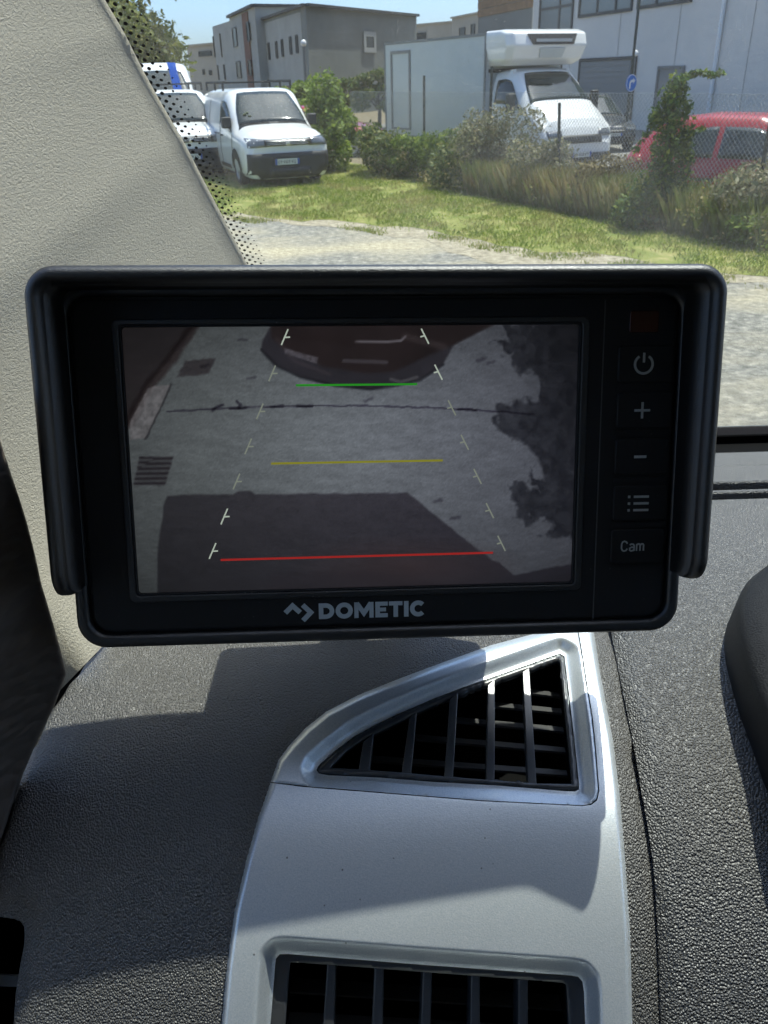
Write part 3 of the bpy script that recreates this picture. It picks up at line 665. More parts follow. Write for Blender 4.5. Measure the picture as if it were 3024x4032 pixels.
# panel joint and buttons
ja, jb = ml(2384, 1180), ml(2334, 2448)
MB().bar((ja[0], ja[1], 0.0022), (jb[0], jb[1], 0.0022), 0.0004, 0.0003, up=(0, 0, 1)).build('panel_joint', M_vent, mon)
def ribbon(pts, w, closed=False, z=0.0):
    P = [np.array(p, float) for p in pts]; n = len(P); V = []; F = []
    for i in range(n):
        a = P[(i - 1) % n] if closed or i else P[0]; b = P[(i + 1) % n] if closed or i < n - 1 else P[-1]
        d0 = P[i] - a; d1 = b - P[i]
        d0 = d0 / (np.linalg.norm(d0) + 1e-12) if np.linalg.norm(d0) > 1e-9 else d1 / (np.linalg.norm(d1) + 1e-12)
        d1 = d1 / (np.linalg.norm(d1) + 1e-12) if np.linalg.norm(d1) > 1e-9 else d0
        n0_ = np.array([-d0[1], d0[0]]); n1_ = np.array([-d1[1], d1[0]]); m = n0_ + n1_; m /= np.linalg.norm(m); s_ = w / 2 / max(0.35, m @ n0_)
        V += [(*(P[i] + m * s_), z), (*(P[i] - m * s_), z)]
    for i in range(n if closed else n - 1):
        j = (i + 1) % n; F.append((2 * i + 1, 2 * j + 1, 2 * j, 2 * i))
    return V, F
def arc(cx, cy, rx, ry, a0, a1, n=20): return [(cx + rx * math.cos(math.radians(a)), cy + ry * math.sin(math.radians(a))) for a in np.linspace(a0, a1, n)]
bl, bt_ = ml(2440, 1372), None
bcent = [(2530, 1432), (2524, 1615), (2516, 1797), (2508, 1980), (2497, 2150)]
bnames = ['power button', 'plus button', 'minus button', 'menu list button', 'camera button']
ZB = 0.0034
for i, (cx, cy) in enumerate(bcent):
    u, v = ml(cx, cy); hw, hh = 0.0098, 0.0062
    o = MB().prism(rrect(u - hw + 0.001, v - hh, u + hw + 0.001, v + hh, 0.0012, 4), 0.0012, 0.0031).build('button', M_face, mon, bevel=0.0005, seg=2)
    o['label'] = bnames[i]
    ic = MB()
    if i == 0:
        ic.add(*ribbon(arc(u, v - 0.0002, 0.0031, 0.0031, 122, 418, 28), 0.00085, z=ZB)); ic.add(*ribbon([(u, v + 0.0004), (u, v + 0.0037)], 0.00085, z=ZB))
    elif i == 1:
        ic.add(*ribbon([(u - 0.0028, v), (u + 0.0028, v)], 0.00085, z=ZB)); ic.add(*ribbon([(u, v - 0.0028), (u, v + 0.0028)], 0.00085, z=ZB + 0.00002))
    elif i == 2: ic.add(*ribbon([(u - 0.0022, v), (u + 0.0022, v)], 0.00095, z=ZB))
    elif i == 3:
        for k in (-1, 0, 1):
            ic.add(*ribbon([(u - 0.0017, v + k * 0.0024), (u + 0.0038, v + k * 0.0024)], 0.00085, z=ZB)); ic.add(*ribbon([(u - 0.0038, v + k * 0.0024), (u - 0.0029, v + k * 0.0024)], 0.0009, z=ZB))
    else:
        s_ = 0.0009; w_ = 0.00055
        def tr(p, ox): return [(u + (x + ox) * s_, v + y * s_ - 0.0015) for x, y in p]
        ic.add(*ribbon(tr([(2.3, 3.0), (1.9, 3.7), (1.1, 4.0), (0.4, 3.7), (0, 2.9), (0, 1.1), (0.4, 0.3), (1.1, 0), (1.9, 0.3), (2.3, 1.0)], -5.6), w_, z=ZB))
        ic.add(*ribbon(tr([(0.1, 2.4), (0.7, 2.8), (1.5, 2.7), (1.9, 2.2), (1.9, 0)], -2.4), w_, z=ZB)); ic.add(*ribbon(tr([(1.9, 1.5), (0.8, 1.5), (0.1, 1.1), (0.1, 0.4), (0.7, 0), (1.5, 0.2), (1.9, 0.7)], -2.4), w_, z=ZB))
        ic.add(*ribbon(tr([(0, 0), (0, 2.8)], 0.5), w_, z=ZB)); ic.add(*ribbon(tr([(0, 2.2), (0.5, 2.75), (1.1, 2.75), (1.4, 2.3), (1.4, 0)], 0.5), w_, z=ZB)); ic.add(*ribbon(tr([(1.4, 2.2), (1.9, 2.75), (2.5, 2.75), (2.8, 2.3), (2.8, 0)], 0.5), w_, z=ZB))
    ic.build('printed_symbol', M_icon, o)
    if i < 4:
        u2, v2 = ml((bcent[i][0] + bcent[i + 1][0]) / 2, (bcent[i][1] + bcent[i + 1][1]) / 2)
        MB().box(u2 - 0.0088, u2 + 0.0108, v2 - 0.0009, v2 + 0.0009, 0.0012, 0.0027).build('button_rib', M_face, mon)
ua, va = ml(2481, 1223); ub, vb = ml(2592, 1309)
MB().prism(rrect(ua, vb, ub, va, 0.0008, 3), 0.001, 0.0026).build('sensor_window', M_amber, mon, bevel=0.0003)
# maker's logo
lu, lv = ml(1256, 2437); k_ = 0.0440 * mm
def Lp(x, y): return (lu + (x - 530) * k_, lv + y * k_)
LZ = 0.00245; st_ = 37 * k_
def letter(parts):
    m = MB()
    for V, F in parts: m.add(V, F)
    return m.build('logo_letter', M_print, mon)
H_ = 131
def rib(p, closed=False, w=37): return ribbon([Lp(*q) for q in p], w * k_, closed, LZ)
letter([rib([(548.5, 0), (548.5, H_)]), rib([(560, 18.5), (585, 18.5)] + arc(585, H_ / 2, 51, H_ / 2 - 18.5, -90, 90, 16) + [(585, H_ - 18.5), (560, H_ - 18.5)])])
letter([rib(arc(735, H_ / 2, 51, 49, 0, 349, 32), True)])
letter([rib([(833, 0), (833, H_)], w=34), rib([(955, 0), (955, H_)], w=34), rib([(836, H_ - 6), (894, 40), (952, H_ - 6)], w=38)])
letter([rib([(1005, 0), (1005, H_)]), rib([(1020, 17), (1087, 17)], w=34), rib([(1020, H_ / 2), (1073, H_ / 2)], w=32), rib([(1020, H_ - 17), (1087, H_ - 17)], w=34)])
letter([rib([(1097, H_ - 17), (1207, H_ - 17)], w=34), rib([(1152, 0), (1152, H_ - 30)])])
letter([rib([(1237.5, 0), (1237.5, H_)])])
letter([rib(arc(1335, H_ / 2, 49, 49, 42, 318, 26))])
o = MB(); o.add(*rib([(262, 60), (321, 118), (381, 60)], w=40)); o.build('logo_chevron', M_print, mon)
o = MB(); o.add(*rib([(402, 122), (466, 58), (402, -8)], w=40)); o.build('logo_chevron', M_print, mon)

# display: a backlit picture of the road behind the vehicle, flat layers
def lit(name, col, s=1.0):
    k = NT(name); b = k.n('ShaderNodeBsdfPrincipled'); b.inputs['Base Color'].default_value = (0.004, 0.004, 0.004, 1); b.inputs['Roughness'].default_value = 0.3
    b.inputs['Emission Color'].default_value = (*col, 1); b.inputs['Emission Strength'].default_value = s
    k.l(b.outputs[0], k.out.inputs[0]); return k.m
def zz(p): return ml(450 + p[0] * 1.1453, 1250 + p[1] * 1.1453, 0.0)
SCR = 0.54
E_g = lit('display green line', s2l((32, 122, 28)), SCR); E_y = lit('display yellow line', s2l((118, 116, 26)), SCR); E_r = lit('display red line', s2l((135, 30, 27)), SCR); E_w = lit('display white marks', s2l((150, 160, 148)), SCR)
E_w2 = lit('display faded marks', s2l((108, 114, 104)), SCR)
# the picture itself: painted point by point into the display's colour attribute
NU, NV = 370, 220
gu, gv = np.meshgrid(np.linspace(-0.001, 0.155, NU), np.linspace(0.001, -0.092, NV))
Wp = mO[None] + mw_[None] * gu.ravel()[:, None] - mh_[None] * gv.ravel()[:, None]
dpt = Wp @ cF; zx = (1512 + FPX * (Wp @ cR) / dpt - 450) / 1.1453; zy = (2016 - FPX * (Wp @ cU) / dpt - 1250) / 1.1453
def vnoise(x, y, sc, seed, octv=4):
    out = np.zeros_like(x); amp = 1.0; tot = 0
    for o_ in range(octv):
        r = np.random.default_rng(seed + o_); T_ = r.uniform(-1, 1, (64, 64)); fx_, fy_ = x / sc, y / sc; ix, iy = np.floor(fx_).astype(int), np.floor(fy_).astype(int); tx, ty = fx_ - ix, fy_ - iy
        tx = tx * tx * (3 - 2 * tx); ty = ty * ty * (3 - 2 * ty); g_ = lambda a_, b_: T_[a_ % 64, b_ % 64]
        out += amp * ((g_(ix, iy) * (1 - tx) + g_(ix + 1, iy) * tx) * (1 - ty) + (g_(ix, iy + 1) * (1 - tx) + g_(ix + 1, iy + 1) * tx) * ty); tot += amp; amp *= 0.55; sc *= 0.5
    return out / tot
def mask(poly, soft=6, jag=0, seed=1, jsc=30):
    X, Y = zx, zy
    if jag: X = zx + jag * vnoise(zx, zy, jsc, seed); Y = zy + jag * vnoise(zx, zy, jsc, seed + 50)
    P_ = np.stack([X, Y], 1); q = np.array(poly, float); sd = polydist(P_, q) * np.where(inpoly(P_, q), -1, 1); return np.clip(0.5 - sd / soft, 0, 1)
def seg(pts, w, soft=3, jag=0, seed=1):
    X = zx + jag * vnoise(zx, zy, 24, seed); Y = zy + jag * vnoise(zx, zy, 24, seed + 9); return np.clip(1 - (polydist(np.stack([X, Y], 1), np.array(pts, float), closed=False) - w / 2) / soft, 0, 1)
pic = np.empty((len(zx), 3)); rad = np.sqrt(((zx - 830) / 900) ** 2 + ((zy - 430) / 560) ** 2)
lum = 1.08 - 0.50 * np.clip(rad - 0.12, 0, 1.2) ** 1.2; streak = vnoise(zx, zy * 3.2, 60, 5) * 0.10 + vnoise(zx, zy * 2.2, 14, 15, 3) * 0.09 + np.random.default_rng(1).normal(0, 0.035, len(zx))
lum = lum * (1 + streak) - 0.05 * np.clip((200 - zy) / 200, 0, 1); blue = np.clip((zx - 300) / 1300, 0, 1)
basec = np.array([84, 89, 91])[None] * (1 - blue[:, None]) + np.array([83, 86, 96])[None] * blue[:, None]
pic[:] = basec * lum[:, None]
def over(m, col, var=0.0, seed=3, sc=60):
    c = np.array(col, float)[None] * (1 + var * vnoise(zx, zy, sc, seed))[:, None]; pic[:] = pic * (1 - m[:, None]) + c * m[:, None]
def mul(m, f_): pic[:] = pic * (1 - m[:, None] * (1 - np.array(f_, float)[None]))
mul(mask([(10, 20), (285, 20), (255, 60), (200, 130), (115, 235), (48, 360), (20, 300)], 16, 8, 2), (0.50, 0.43, 0.44))
mul(seg([(275, 30), (200, 140), (118, 240), (55, 360)], 22, 14, 6, 4), (0.62, 0.52, 0.52))
over(mask([(118, 242), (194, 230), (160, 310), (108, 416), (56, 420), (54, 362)], 5, 4, 6, 14) * 0.75, (84, 82, 84), 0.35, 8, 12); mul(seg([(196, 230), (162, 312), (108, 418)], 3, 4, 4, 7), (0.6, 0.58, 0.6))
mul(mask([(245, 150), (350, 140), (325, 195), (218, 205)], 7, 5, 9, 14), (0.62, 0.56, 0.58))
gm = mask([(88, 478), (205, 476), (175, 578), (68, 575)], 6, 3, 10, 14); mul(gm * (0.75 + 0.25 * np.sign(np.sin((zy - 478) * 0.36))), (0.48, 0.42, 0.46))
mul(seg([(185, 323), (300, 316), (350, 314), (430, 310), (560, 306), (700, 303), (830, 303), (1000, 307), (1150, 313), (1300, 322), (1440, 332)], 2.5, 3, 4, 11), (0.5, 0.46, 0.56))
for q in ([(340, 320), (352, 308), (374, 299)], [(424, 288), (436, 300), (428, 312)], [(540, 307), (580, 303)], [(630, 303), (680, 304)], [(400, 312), (450, 312)], [(1180, 316), (1240, 319)]): mul(seg(q, 6, 4, 4, 12), (0.45, 0.42, 0.5))
for (x_, y_) in ((460, 212), (1250, 150), (1280, 160), (300, 170), (430, 80), (1100, 630), (1160, 690), (860, 285)): mul(seg([(x_, y_), (x_ + 25, y_ - 6)], 5, 6, 8, int(x_)), (0.7, 0.68, 0.72))
skirt = mask([(545, 20), (510, 78), (506, 112), (555, 165), (640, 205), (760, 235), (880, 246), (960, 234), (1050, 214), (1130, 160), (1165, 95), (1320, 15)], 8, 3, 13, 60); over(skirt, (34, 33, 38), 0.12, 14)
mul(seg([(506, 112), (555, 165), (640, 205), (760, 235), (880, 247), (960, 236), (1050, 216), (1130, 162)], 5, 5), (0.55, 0.55, 0.58))
over(mask([(538, 15), (1320, 15), (1165, 95), (1090, 128), (960, 186), (860, 192), (720, 168), (580, 108), (542, 70)], 14, 3, 16, 60), (27, 22, 23), 0.25, 17, 120)
over(seg([(830, 83), (940, 84), (985, 80), (1000, 66)], 4, 4) * 0.8, (88, 86, 92)); over(seg([(790, 149), (935, 154)], 7, 6) * 0.6, (62, 60, 66)); over(seg([(950, 212), (985, 222), (1040, 205)], 5, 6) * 0.45, (82, 82, 86))
over(seg([(600, 60), (820, 80)], 14, 16) * 0.5, (26, 20, 21)); over(seg([(1000, 66), (1130, 100)], 10, 14) * 0.4, (56, 50, 52)); over(seg([(560, 75), (620, 150), (740, 195)], 5, 8) * 0.35, (56, 50, 54))
over(mask([(585, 106), (700, 138), (697, 160), (588, 125)], 5, 2, 18) * 0.75, (68, 66, 72), 0.4, 19, 9)
tree_ = np.maximum.reduce([mask([(1325, 10), (1640, 5), (1640, 820), (1570, 720), (1510, 570), (1470, 500), (1400, 420), (1335, 392), (1312, 352), (1370, 300), (1455, 285), (1440, 230), (1400, 180), (1360, 80)], 16, 55, 20, 60), mask([(1300, 96), (1380, 88), (1480, 150), (1400, 152), (1335, 122)], 16, 60, 24, 45), mask([(1415, 525), (1500, 530), (1600, 600), (1590, 760), (1520, 745), (1470, 692), (1385, 682), (1350, 640), (1385, 565), (1440, 575)], 16, 66, 28, 50)])
tree_ = tree_ * (0.82 + 0.18 * np.clip(vnoise(zx, zy, 26, 91) * 2, -1, 1)); mul(tree_, (0.36, 0.36, 0.40)); mul(np.clip((zx - 1380) / 260, 0, 1) * np.clip((620 - zy) / 500, 0, 1), (0.55, 0.55, 0.58))
veh = mask([(185, 611), (410, 606), (426, 595), (470, 595), (486, 606), (1005, 602), (1050, 634), (1220, 775), (1300, 833), (1322, 842), (1370, 884), (1485, 860), (1580, 846), (1600, 980), (148, 980), (152, 800), (170, 650)], 7, 4, 30, 40); mul(veh, (0.545, 0.505, 0.545))
over(np.clip(1 - np.sqrt(((zx - 1010) / 420) ** 2 + ((zy - 850) / 110) ** 2), 0, 1) * 0.35, (58, 40, 38)); over(mask([(520, 940), (545, 880), (900, 872), (1200, 930), (1200, 980), (520, 980)], 24, 10, 33) * 0.35, (32, 28, 32))
pic = np.clip(pic, 8, 255) / 255; lin = np.where(pic <= 0.04045, pic / 12.92, ((pic + 0.055) / 1.055) ** 2.4)
k = NT('display picture'); b_ = k.n('ShaderNodeBsdfPrincipled'); b_.inputs['Base Color'].default_value = (0.004, 0.004, 0.004, 1); b_.inputs['Roughness'].default_value = 0.3
at_ = k.n('ShaderNodeAttribute'); at_.attribute_name = 'picture'; k.l(at_.outputs['Color'], b_.inputs['Emission Color']); b_.inputs['Emission Strength'].default_value = SCR; k.l(b_.outputs[0], k.out.inputs[0])
screen = MB().grid(np.stack([gu, gv, np.full_like(gu, 0.0008)], 2), flip=True).build('display', k.m, mon)
ca = screen.data.color_attributes.new('picture', 'FLOAT_COLOR', 'POINT'); ca.data.foreach_set('color', np.column_stack([lin, np.ones(len(lin))]).astype(np.float32).ravel())
screen['label'] = 'lit display showing the paved road behind the vehicle'
def clampz(p): u, v = zz(p); return (min(max(u, -0.0005), 0.1545), min(max(v, -0.0915), 0.0005))
def stroke(name, pts, w, mat, z): V, F = ribbon([clampz(p) for p in pts], w, False, 0.0008 + z); meshobj(name, V, F, mat, screen)
dz_ = 0.00006
stroke('guide_line', [(625, 233), (1040, 229)], 0.0007, E_g, dz_ * 7); stroke('guide_line', [(540, 501), (1128, 490)], 0.0007, E_y, dz_ * 7); stroke('guide_line', [(367, 831), (1300, 806)], 0.00075, E_r, dz_ * 7)
for i, (x0, y0) in enumerate([(585, 68), (542, 192), (500, 322), (460, 442), (420, 562), (378, 682), (338, 800)]):
    mt = E_w if i in (0, 5, 6) else E_w2
    stroke('guide_tick', [(x0 - 10, y0 + 27), (x0 + 13, y0 - 27)], 0.0005, mt, dz_ * 7); stroke('guide_tick', [(x0, y0 + 1), (x0 + 20, y0)], 0.0005, mt, dz_ * 8)
for i, (x0, y0) in enumerate([(1066, 65), (1112, 188), (1158, 310), (1202, 428), (1246, 545), (1288, 662), (1328, 774)]):
    mt = E_w if i in (0, 1) else E_w2
    stroke('guide_tick', [(x0 - 12, y0 - 26), (x0 + 14, y0 + 26)], 0.0005, mt, dz_ * 7); stroke('guide_tick', [(x0 - 15, y0 + 2), (x0, y0 - 2)], 0.0005, mt, dz_ * 8)

# ------------------------------------------------------------------ outside: terrain
LOT = -0.25                                                     # the car park behind the fence lies a little lower
fA, fB = np.array([0.55, 20.4]), np.array([5.55, 9.75])
fdir = (fB - fA) / np.linalg.norm(fB - fA); fnor = np.array([-fdir[1], fdir[0]])
if fnor[0] < 0: fnor = -fnor
def terr(x, y):
    d = (np.asarray(x, float) - fA[0]) * fnor[0] + (np.asarray(y, float) - fA[1]) * fnor[1]
    t = np.clip((d - 0.1) / 1.2, 0, 1); return LOT * t * t * (3 - 2 * t)
def ground_mat(name, stops, scale, bump=0.3, bscale=40, big=None):
    k = NT(name); b = k.n('ShaderNodeBsdfPrincipled'); b.inputs['Roughness'].default_value = 0.9; b.inputs['Specular IOR Level'].default_value = 0.2
    nz = k.noise(scale, 8, 0.7); r = k.ramp(nz.outputs['Fac'], stops); c = r.outputs[0]
    if big:
        n2 = k.noise(big[0], 4, 0.6, stretch=big[3] if len(big) > 3 else None); r2 = k.ramp(n2.outputs['Fac'], [(0.42, (0, 0, 0)), (0.6, (1, 1, 1))]); mx = k.n('ShaderNodeMixRGB')
        n3 = k.noise(scale * 1.4, 8, 0.75); r3 = k.ramp(n3.outputs['Fac'], [(0.3, big[1]), (0.7, big[2])])
        k.l(r2.outputs[0], mx.inputs[0]); k.l(c, mx.inputs[1]); k.l(r3.outputs[0], mx.inputs[2]); c = mx.outputs[0]
    k.l(c, b.inputs['Base Color']); n4 = k.noise(bscale, 6, 0.7); bp = k.n('ShaderNodeBump'); bp.inputs['Strength'].default_value = bump; bp.inputs['Distance'].default_value = 0.03
    k.l(n4.outputs['Fac'], bp.inputs['Height']); k.l(bp.outputs[0], b.inputs['Normal']); k.l(b.outputs[0], k.out.inputs[0]); return k.m
M_soil = ground_mat('dry soil', [(0.3, (0.16, 0.13, 0.08)), (0.7, (0.30, 0.25, 0.16))], 3)
M_gravel = ground_mat('grey gravel', [(0.30, (0.11, 0.105, 0.09)), (0.5, (0.27, 0.26, 0.22)), (0.68, (0.55, 0.51, 0.42))], 10, 1.0, 30, (0.42, (0.20, 0.165, 0.10), (0.80, 0.71, 0.50), (0.6, 1.0, 1)))
M_sand = ground_mat('pale sandy gravel', [(0.3, (0.20, 0.17, 0.11)), (0.5, (0.40, 0.35, 0.25)), (0.70, (0.64, 0.57, 0.42))], 10, 0.8, 50)
M_turf = ground_mat('turf', [(0.3, (0.12, 0.16, 0.03)), (0.50, (0.20, 0.22, 0.05)), (0.70, (0.40, 0.34, 0.15))], 3)
M_tarmac = ground_mat('pale worn tarmac', [(0.3, (0.17, 0.165, 0.15)), (0.7, (0.28, 0.27, 0.24))], 6, 0.2, 60)
def sheet(name, poly, mat, lift, step, kind='structure', label=None):
    poly = np.array(poly, float); lo, hi = poly.min(0), poly.max(0); O = resample(poly, step)
    gx, gy = np.meshgrid(np.arange(lo[0], hi[0], step), np.arange(lo[1], hi[1], step)); G = np.stack([gx.ravel(), gy.ravel()], 1)
    G = G[inpoly(G, poly)]; G = G[polydist(G, poly) > step * 0.5]; P = np.concatenate([O, G]); n = len(O)
    vo, _, fo, *_ = delaunay_2d_cdt([Vector(map(float, p)) for p in P], [(i, (i + 1) % n) for i in range(n)], [], 1, 1e-6)
    V = np.array([(v[0], v[1]) for v in vo]); Z = terr(V[:, 0], V[:, 1]) + lift
    F = np.array([tuple(f) for f in fo])
    a, b, c = V[F[:, 0]], V[F[:, 1]], V[F[:, 2]]; cr = (b[:, 0] - a[:, 0]) * (c[:, 1] - a[:, 1]) - (b[:, 1] - a[:, 1]) * (c[:, 0] - a[:, 0]); F[cr < 0] = F[cr < 0][:, ::-1]
    return tag(meshobj(name, np.column_stack([V, Z]), F, mat, smooth=True), kind=kind)
xs = np.concatenate([[-1500, -400, -120, -50], np.arange(-20, 22, 0.7), [50, 120, 400, 1500]]); yy_ = np.concatenate([[-300, -60, -10], np.arange(0, 40, 0.7), [60, 120, 300, 1000, 2500]])
GX, GY = np.meshgrid(xs, yy_)
tag(MB().grid(np.stack([GX, GY, terr(GX, GY)], 2)).build('ground', M_soil, smooth=True), kind='structure')
edge_g = [(-9, 21.5), (-5.5, 18.2), (-2.56, 15.1), (-0.96, 13.4), (0.08, 12.9), (0.82, 12.45), (1.41, 11.2), (2.25, 10.4), (2.99, 9.65), (3.86, 8.95), (4.15, 8.75), (6, 6.6), (9, 3)]
def wob(pts, amp, step, seed):
    r = np.random.default_rng(seed); q = resample(np.array(pts), step, closed=False); n = len(q)
    for s_ in (1, 3): q[:, 1] += np.convolve(r.normal(0, amp, n + 2 * s_), np.ones(2 * s_ + 1) / (2 * s_ + 1) * 1.3, 'valid')
    return [tuple(p) for p in q]
edge_w = wob(edge_g, 0.24, 0.3, 5)
sheet('gravel_road', wob([(x - 0.05, y + 0.25) for x, y in edge_g], 0.1, 0.5, 11) + [(12, -5), (-14, -5), (-14, 20)], M_gravel, 0.004, 0.8)
inner_e = wob([(x - 0.15, y - 0.40 - 0.75 * math.exp(-((x - 1.6) / 1.2) ** 2)) for x, y in edge_g], 0.22, 0.3, 9)
sheet('sandy_strip', [(x, y + 0.35) for x, y in edge_w] + inner_e[::-1], M_sand, 0.008, 0.3)
turf_poly = edge_w + [(14, 8), (6.2, 9.3), (4.8, 11.9), (3.4, 14.6), (1.6, 19.0), (0.8, 22.5), (-3, 27), (-12, 30), (-14, 24)]
sheet('grass_verge', turf_poly, M_turf, 0.012, 0.4)
sheet('car_park', [(p[0], p[1]) for p in (fA + fnor * 1.4 - fdir * 3, fB + fnor * 1.4 + fdir * 8)] + [(40, 3), (60, 48), (-3, 48)], M_tarmac, 0.005, 2.5)

# ------------------------------------------------------------------ grass, weeds, bushes, trees
def blades(name, P, h, w, mat, lean=0.35, kind='stuff', parent=None):
    n = len(P); a = rng.uniform(0, 2 * np.pi, n); hh = h * rng.uniform(0.5, 1.3, n); ww = w * rng.uniform(0.6, 1.4, n)
    la = rng.uniform(0, 2 * np.pi, n); ll = hh * lean * rng.uniform(0, 1, n)
    s_ = np.stack([np.cos(a), np.sin(a), np.zeros(n)], 1) * ww[:, None]; mid = P + np.stack([np.cos(la) * ll * 0.3, np.sin(la) * ll * 0.3, hh * 0.55], 1)
    tip = P + np.stack([np.cos(la) * ll, np.sin(la) * ll, hh], 1)
    V = np.empty((n, 4, 3)); V[:, 0] = P - s_; V[:, 1] = P + s_; V[:, 2] = mid + s_ * 0.7; V[:, 3] = tip
    o = rawmesh(name, V.reshape(-1, 3), 4, mat, parent)
    if kind: tag(o, kind=kind)
    return o
def scatter(poly, n, seed):
    r = np.random.default_rng(seed); poly = np.array(poly); lo, hi = poly.min(0), poly.max(0); out = []
    while sum(map(len, out)) < n:
        q = r.uniform(lo, hi, (n * 2, 2)); out.append(q[inpoly(q, poly)])
    q = np.concatenate(out)[:n]; return np.column_stack([q, terr(q[:, 0], q[:, 1])])
def clumpy(P, scale, cut, seed):
    """keep points where a cheap random field is high -> patches"""
    r = np.random.default_rng(seed); f = np.zeros(len(P))
    for _ in range(14):
        k = r.normal(0, 1 / scale, 2); f += np.cos(P[:, :2] @ k + r.uniform(0, 6.28))
    return P[f / 3.7 + r.normal(0, 0.35, len(P)) > cut]
G_green = leafmat('fresh grass', [(0.0, (0.12, 0.20, 0.02)), (0.35, (0.20, 0.29, 0.03)), (0.7, (0.32, 0.38, 0.06)), (1.0, (0.48, 0.43, 0.18))], 0.45, patch=(0.9, (0.40, 0.34, 0.14), 0.46, 0.66))
G_dry = leafmat('dry grass', [(0.0, (0.24, 0.18, 0.07)), (0.4, (0.38, 0.29, 0.12)), (0.75, (0.28, 0.28, 0.08)), (1.0, (0.52, 0.44, 0.24))], 0.5, patch=(1.3, (0.20, 0.24, 0.06), 0.46, 0.60))
verge_in = [p for p in edge_w if -6 < p[0] < 6.2] + [(6.2, 8.9), (5.0, 10.6), (3.4, 14.2), (1.6, 18.3), (0.4, 21.5), (-3, 25), (-9, 26), (-9, 22)]
P = clumpy(scatter(verge_in, 120000, 2), 0.35, -0.6, 3)
tag(blades('grass', P, 0.06, 0.005, G_green, 0.9), 'short green and yellowing grass on the verge', 'grass')
P = clumpy(scatter([(x, y - 0.1) for x, y in edge_w if -5 < x < 6] + [(x, y - 0.75) for x, y in edge_w if -5 < x < 6][::-1], 16000, 4), 0.22, 0.15, 7)
tag(blades('grass_edge', P, 0.05, 0.005, G_green, 0.8), 'sparse grass tufts growing into the sandy edge', 'grass')
band = [tuple(fA - fnor * 0.75 - fdir * 0.2), tuple(fB - fnor * 0.6 + fdir * 2), tuple(fB + fnor * 0.7 + fdir * 2), tuple(fA + fnor * 0.7 - fdir * 0.2)]
band2 = [tuple(fA + fdir * 4.2 - fnor * 0.75), tuple(fB - fnor * 0.65 + fdir * 2), tuple(fB + fnor * 0.6 + fdir * 2), tuple(fA + fdir * 4.2 + fnor * 0.6)]
P = clumpy(scatter(band2, 34000, 6), 0.5, -0.6, 8)
tag(blades('tall_weeds', P, 0.52, 0.0024, G_dry, 0.5), 'tall dry brown weeds along the wire fence', 'weeds')
def leafcloud(C, R, n, size, seed, up=0.2, shell_=0.55):
    """leaf cards spread through several uneven ellipsoids"""
    r = np.random.default_rng(seed); C = np.array(C, float); R = np.array(R, float); w = (R[:, 0] * R[:, 1] * R[:, 2]) ** (2 / 3); k = r.choice(len(C), n, p=w / w.sum())
    d = r.normal(0, 1, (n, 3)); d /= np.linalg.norm(d, axis=1)[:, None]; rad = shell_ + (1 - shell_) * r.uniform(0, 1, n); rad *= r.uniform(0.86, 1.1, n)
    P = C[k] + d * R[k] * rad[:, None]; m = P[:, 2] > -0.2; P = P[m]; d = d[m]; n = len(P)
    nrm = d * 0.5 + r.normal(0, 0.6, (n, 3)) + np.array([0, 0, up]); nrm /= np.linalg.norm(nrm, axis=1)[:, None]
    t = np.cross(nrm, r.normal(0, 1, (n, 3))); t /= np.linalg.norm(t, axis=1)[:, None]; b = np.cross(nrm, t); s_ = size * (0.45 + 1.3 * r.uniform(0, 1, n) ** 2)[:, None]
    V = np.empty((n, 4, 3)); V[:, 0] = P - t * s_; V[:, 1] = P - b * s_ * 0.5; V[:, 2] = P + t * s_; V[:, 3] = P + b * s_ * 0.5
    return V.reshape(-1, 3)
M_bark = pbr('bark', (0.07, 0.05, 0.035), 0.9, var=0.3, vscale=20)
L_green = leafmat('green shrub leaves', [(0, (0.09, 0.15, 0.022)), (0.5, (0.18, 0.26, 0.04)), (1, (0.32, 0.38, 0.08))], 0.45)
L_dark = leafmat('dark hedge leaves', [(0, (0.06, 0.095, 0.026)), (0.6, (0.125, 0.17, 0.045)), (1, (0.26, 0.25, 0.08))], 0.4)
L_sage = leafmat('sage grey leaves', [(0, (0.14, 0.155, 0.075)), (0.5, (0.24, 0.245, 0.13)), (0.85, (0.33, 0.29, 0.17)), (1, (0.44, 0.36, 0.22))], 0.35)
L_ivy = leafmat('ivy leaves', [(0, (0.03, 0.07, 0.012)), (0.55, (0.07, 0.14, 0.02)), (0.9, (0.18, 0.24, 0.03)), (1, (0.34, 0.36, 0.06))], 0.35)
L_tree = leafmat('tree leaves', [(0, (0.09, 0.12, 0.03)), (0.5, (0.17, 0.20, 0.05)), (1, (0.28, 0.28, 0.08))], 0.4)
def bush(name, label, cat, xy, w, h, n, size, mat, seed, lobes=9, group=None, flat=1.0, stems=4):
    r = random.Random(seed); z0 = float(terr(*xy)); o = tag(empty(name, (xy[0], xy[1], z0)), label, cat, group)
    C, R = [], []
    for i in range(lobes):
        a = r.uniform(0, 6.28); q = r.uniform(0.15, 0.62); C.append((math.cos(a) * q * w, math.sin(a) * q * w * flat, h * r.uniform(0.18, 0.8))); s_ = r.uniform(0.24, 0.42)
        R.append((w * s_, w * s_ * flat, h * s_ * r.uniform(0.6, 0.9)))
    rawmesh('foliage', leafcloud(C, R, n, size, seed), 4, mat, o)
    st_ = MB()
    for i in range(stems): c = C[i]; st_.tube([(c[0] * 0.15, c[1] * 0.15, -0.05), (c[0] * 0.5, c[1] * 0.5, c[2] * 0.5), c], [0.02, 0.014, 0.006], 6)
    st_.build('stem', M_bark, o); return o
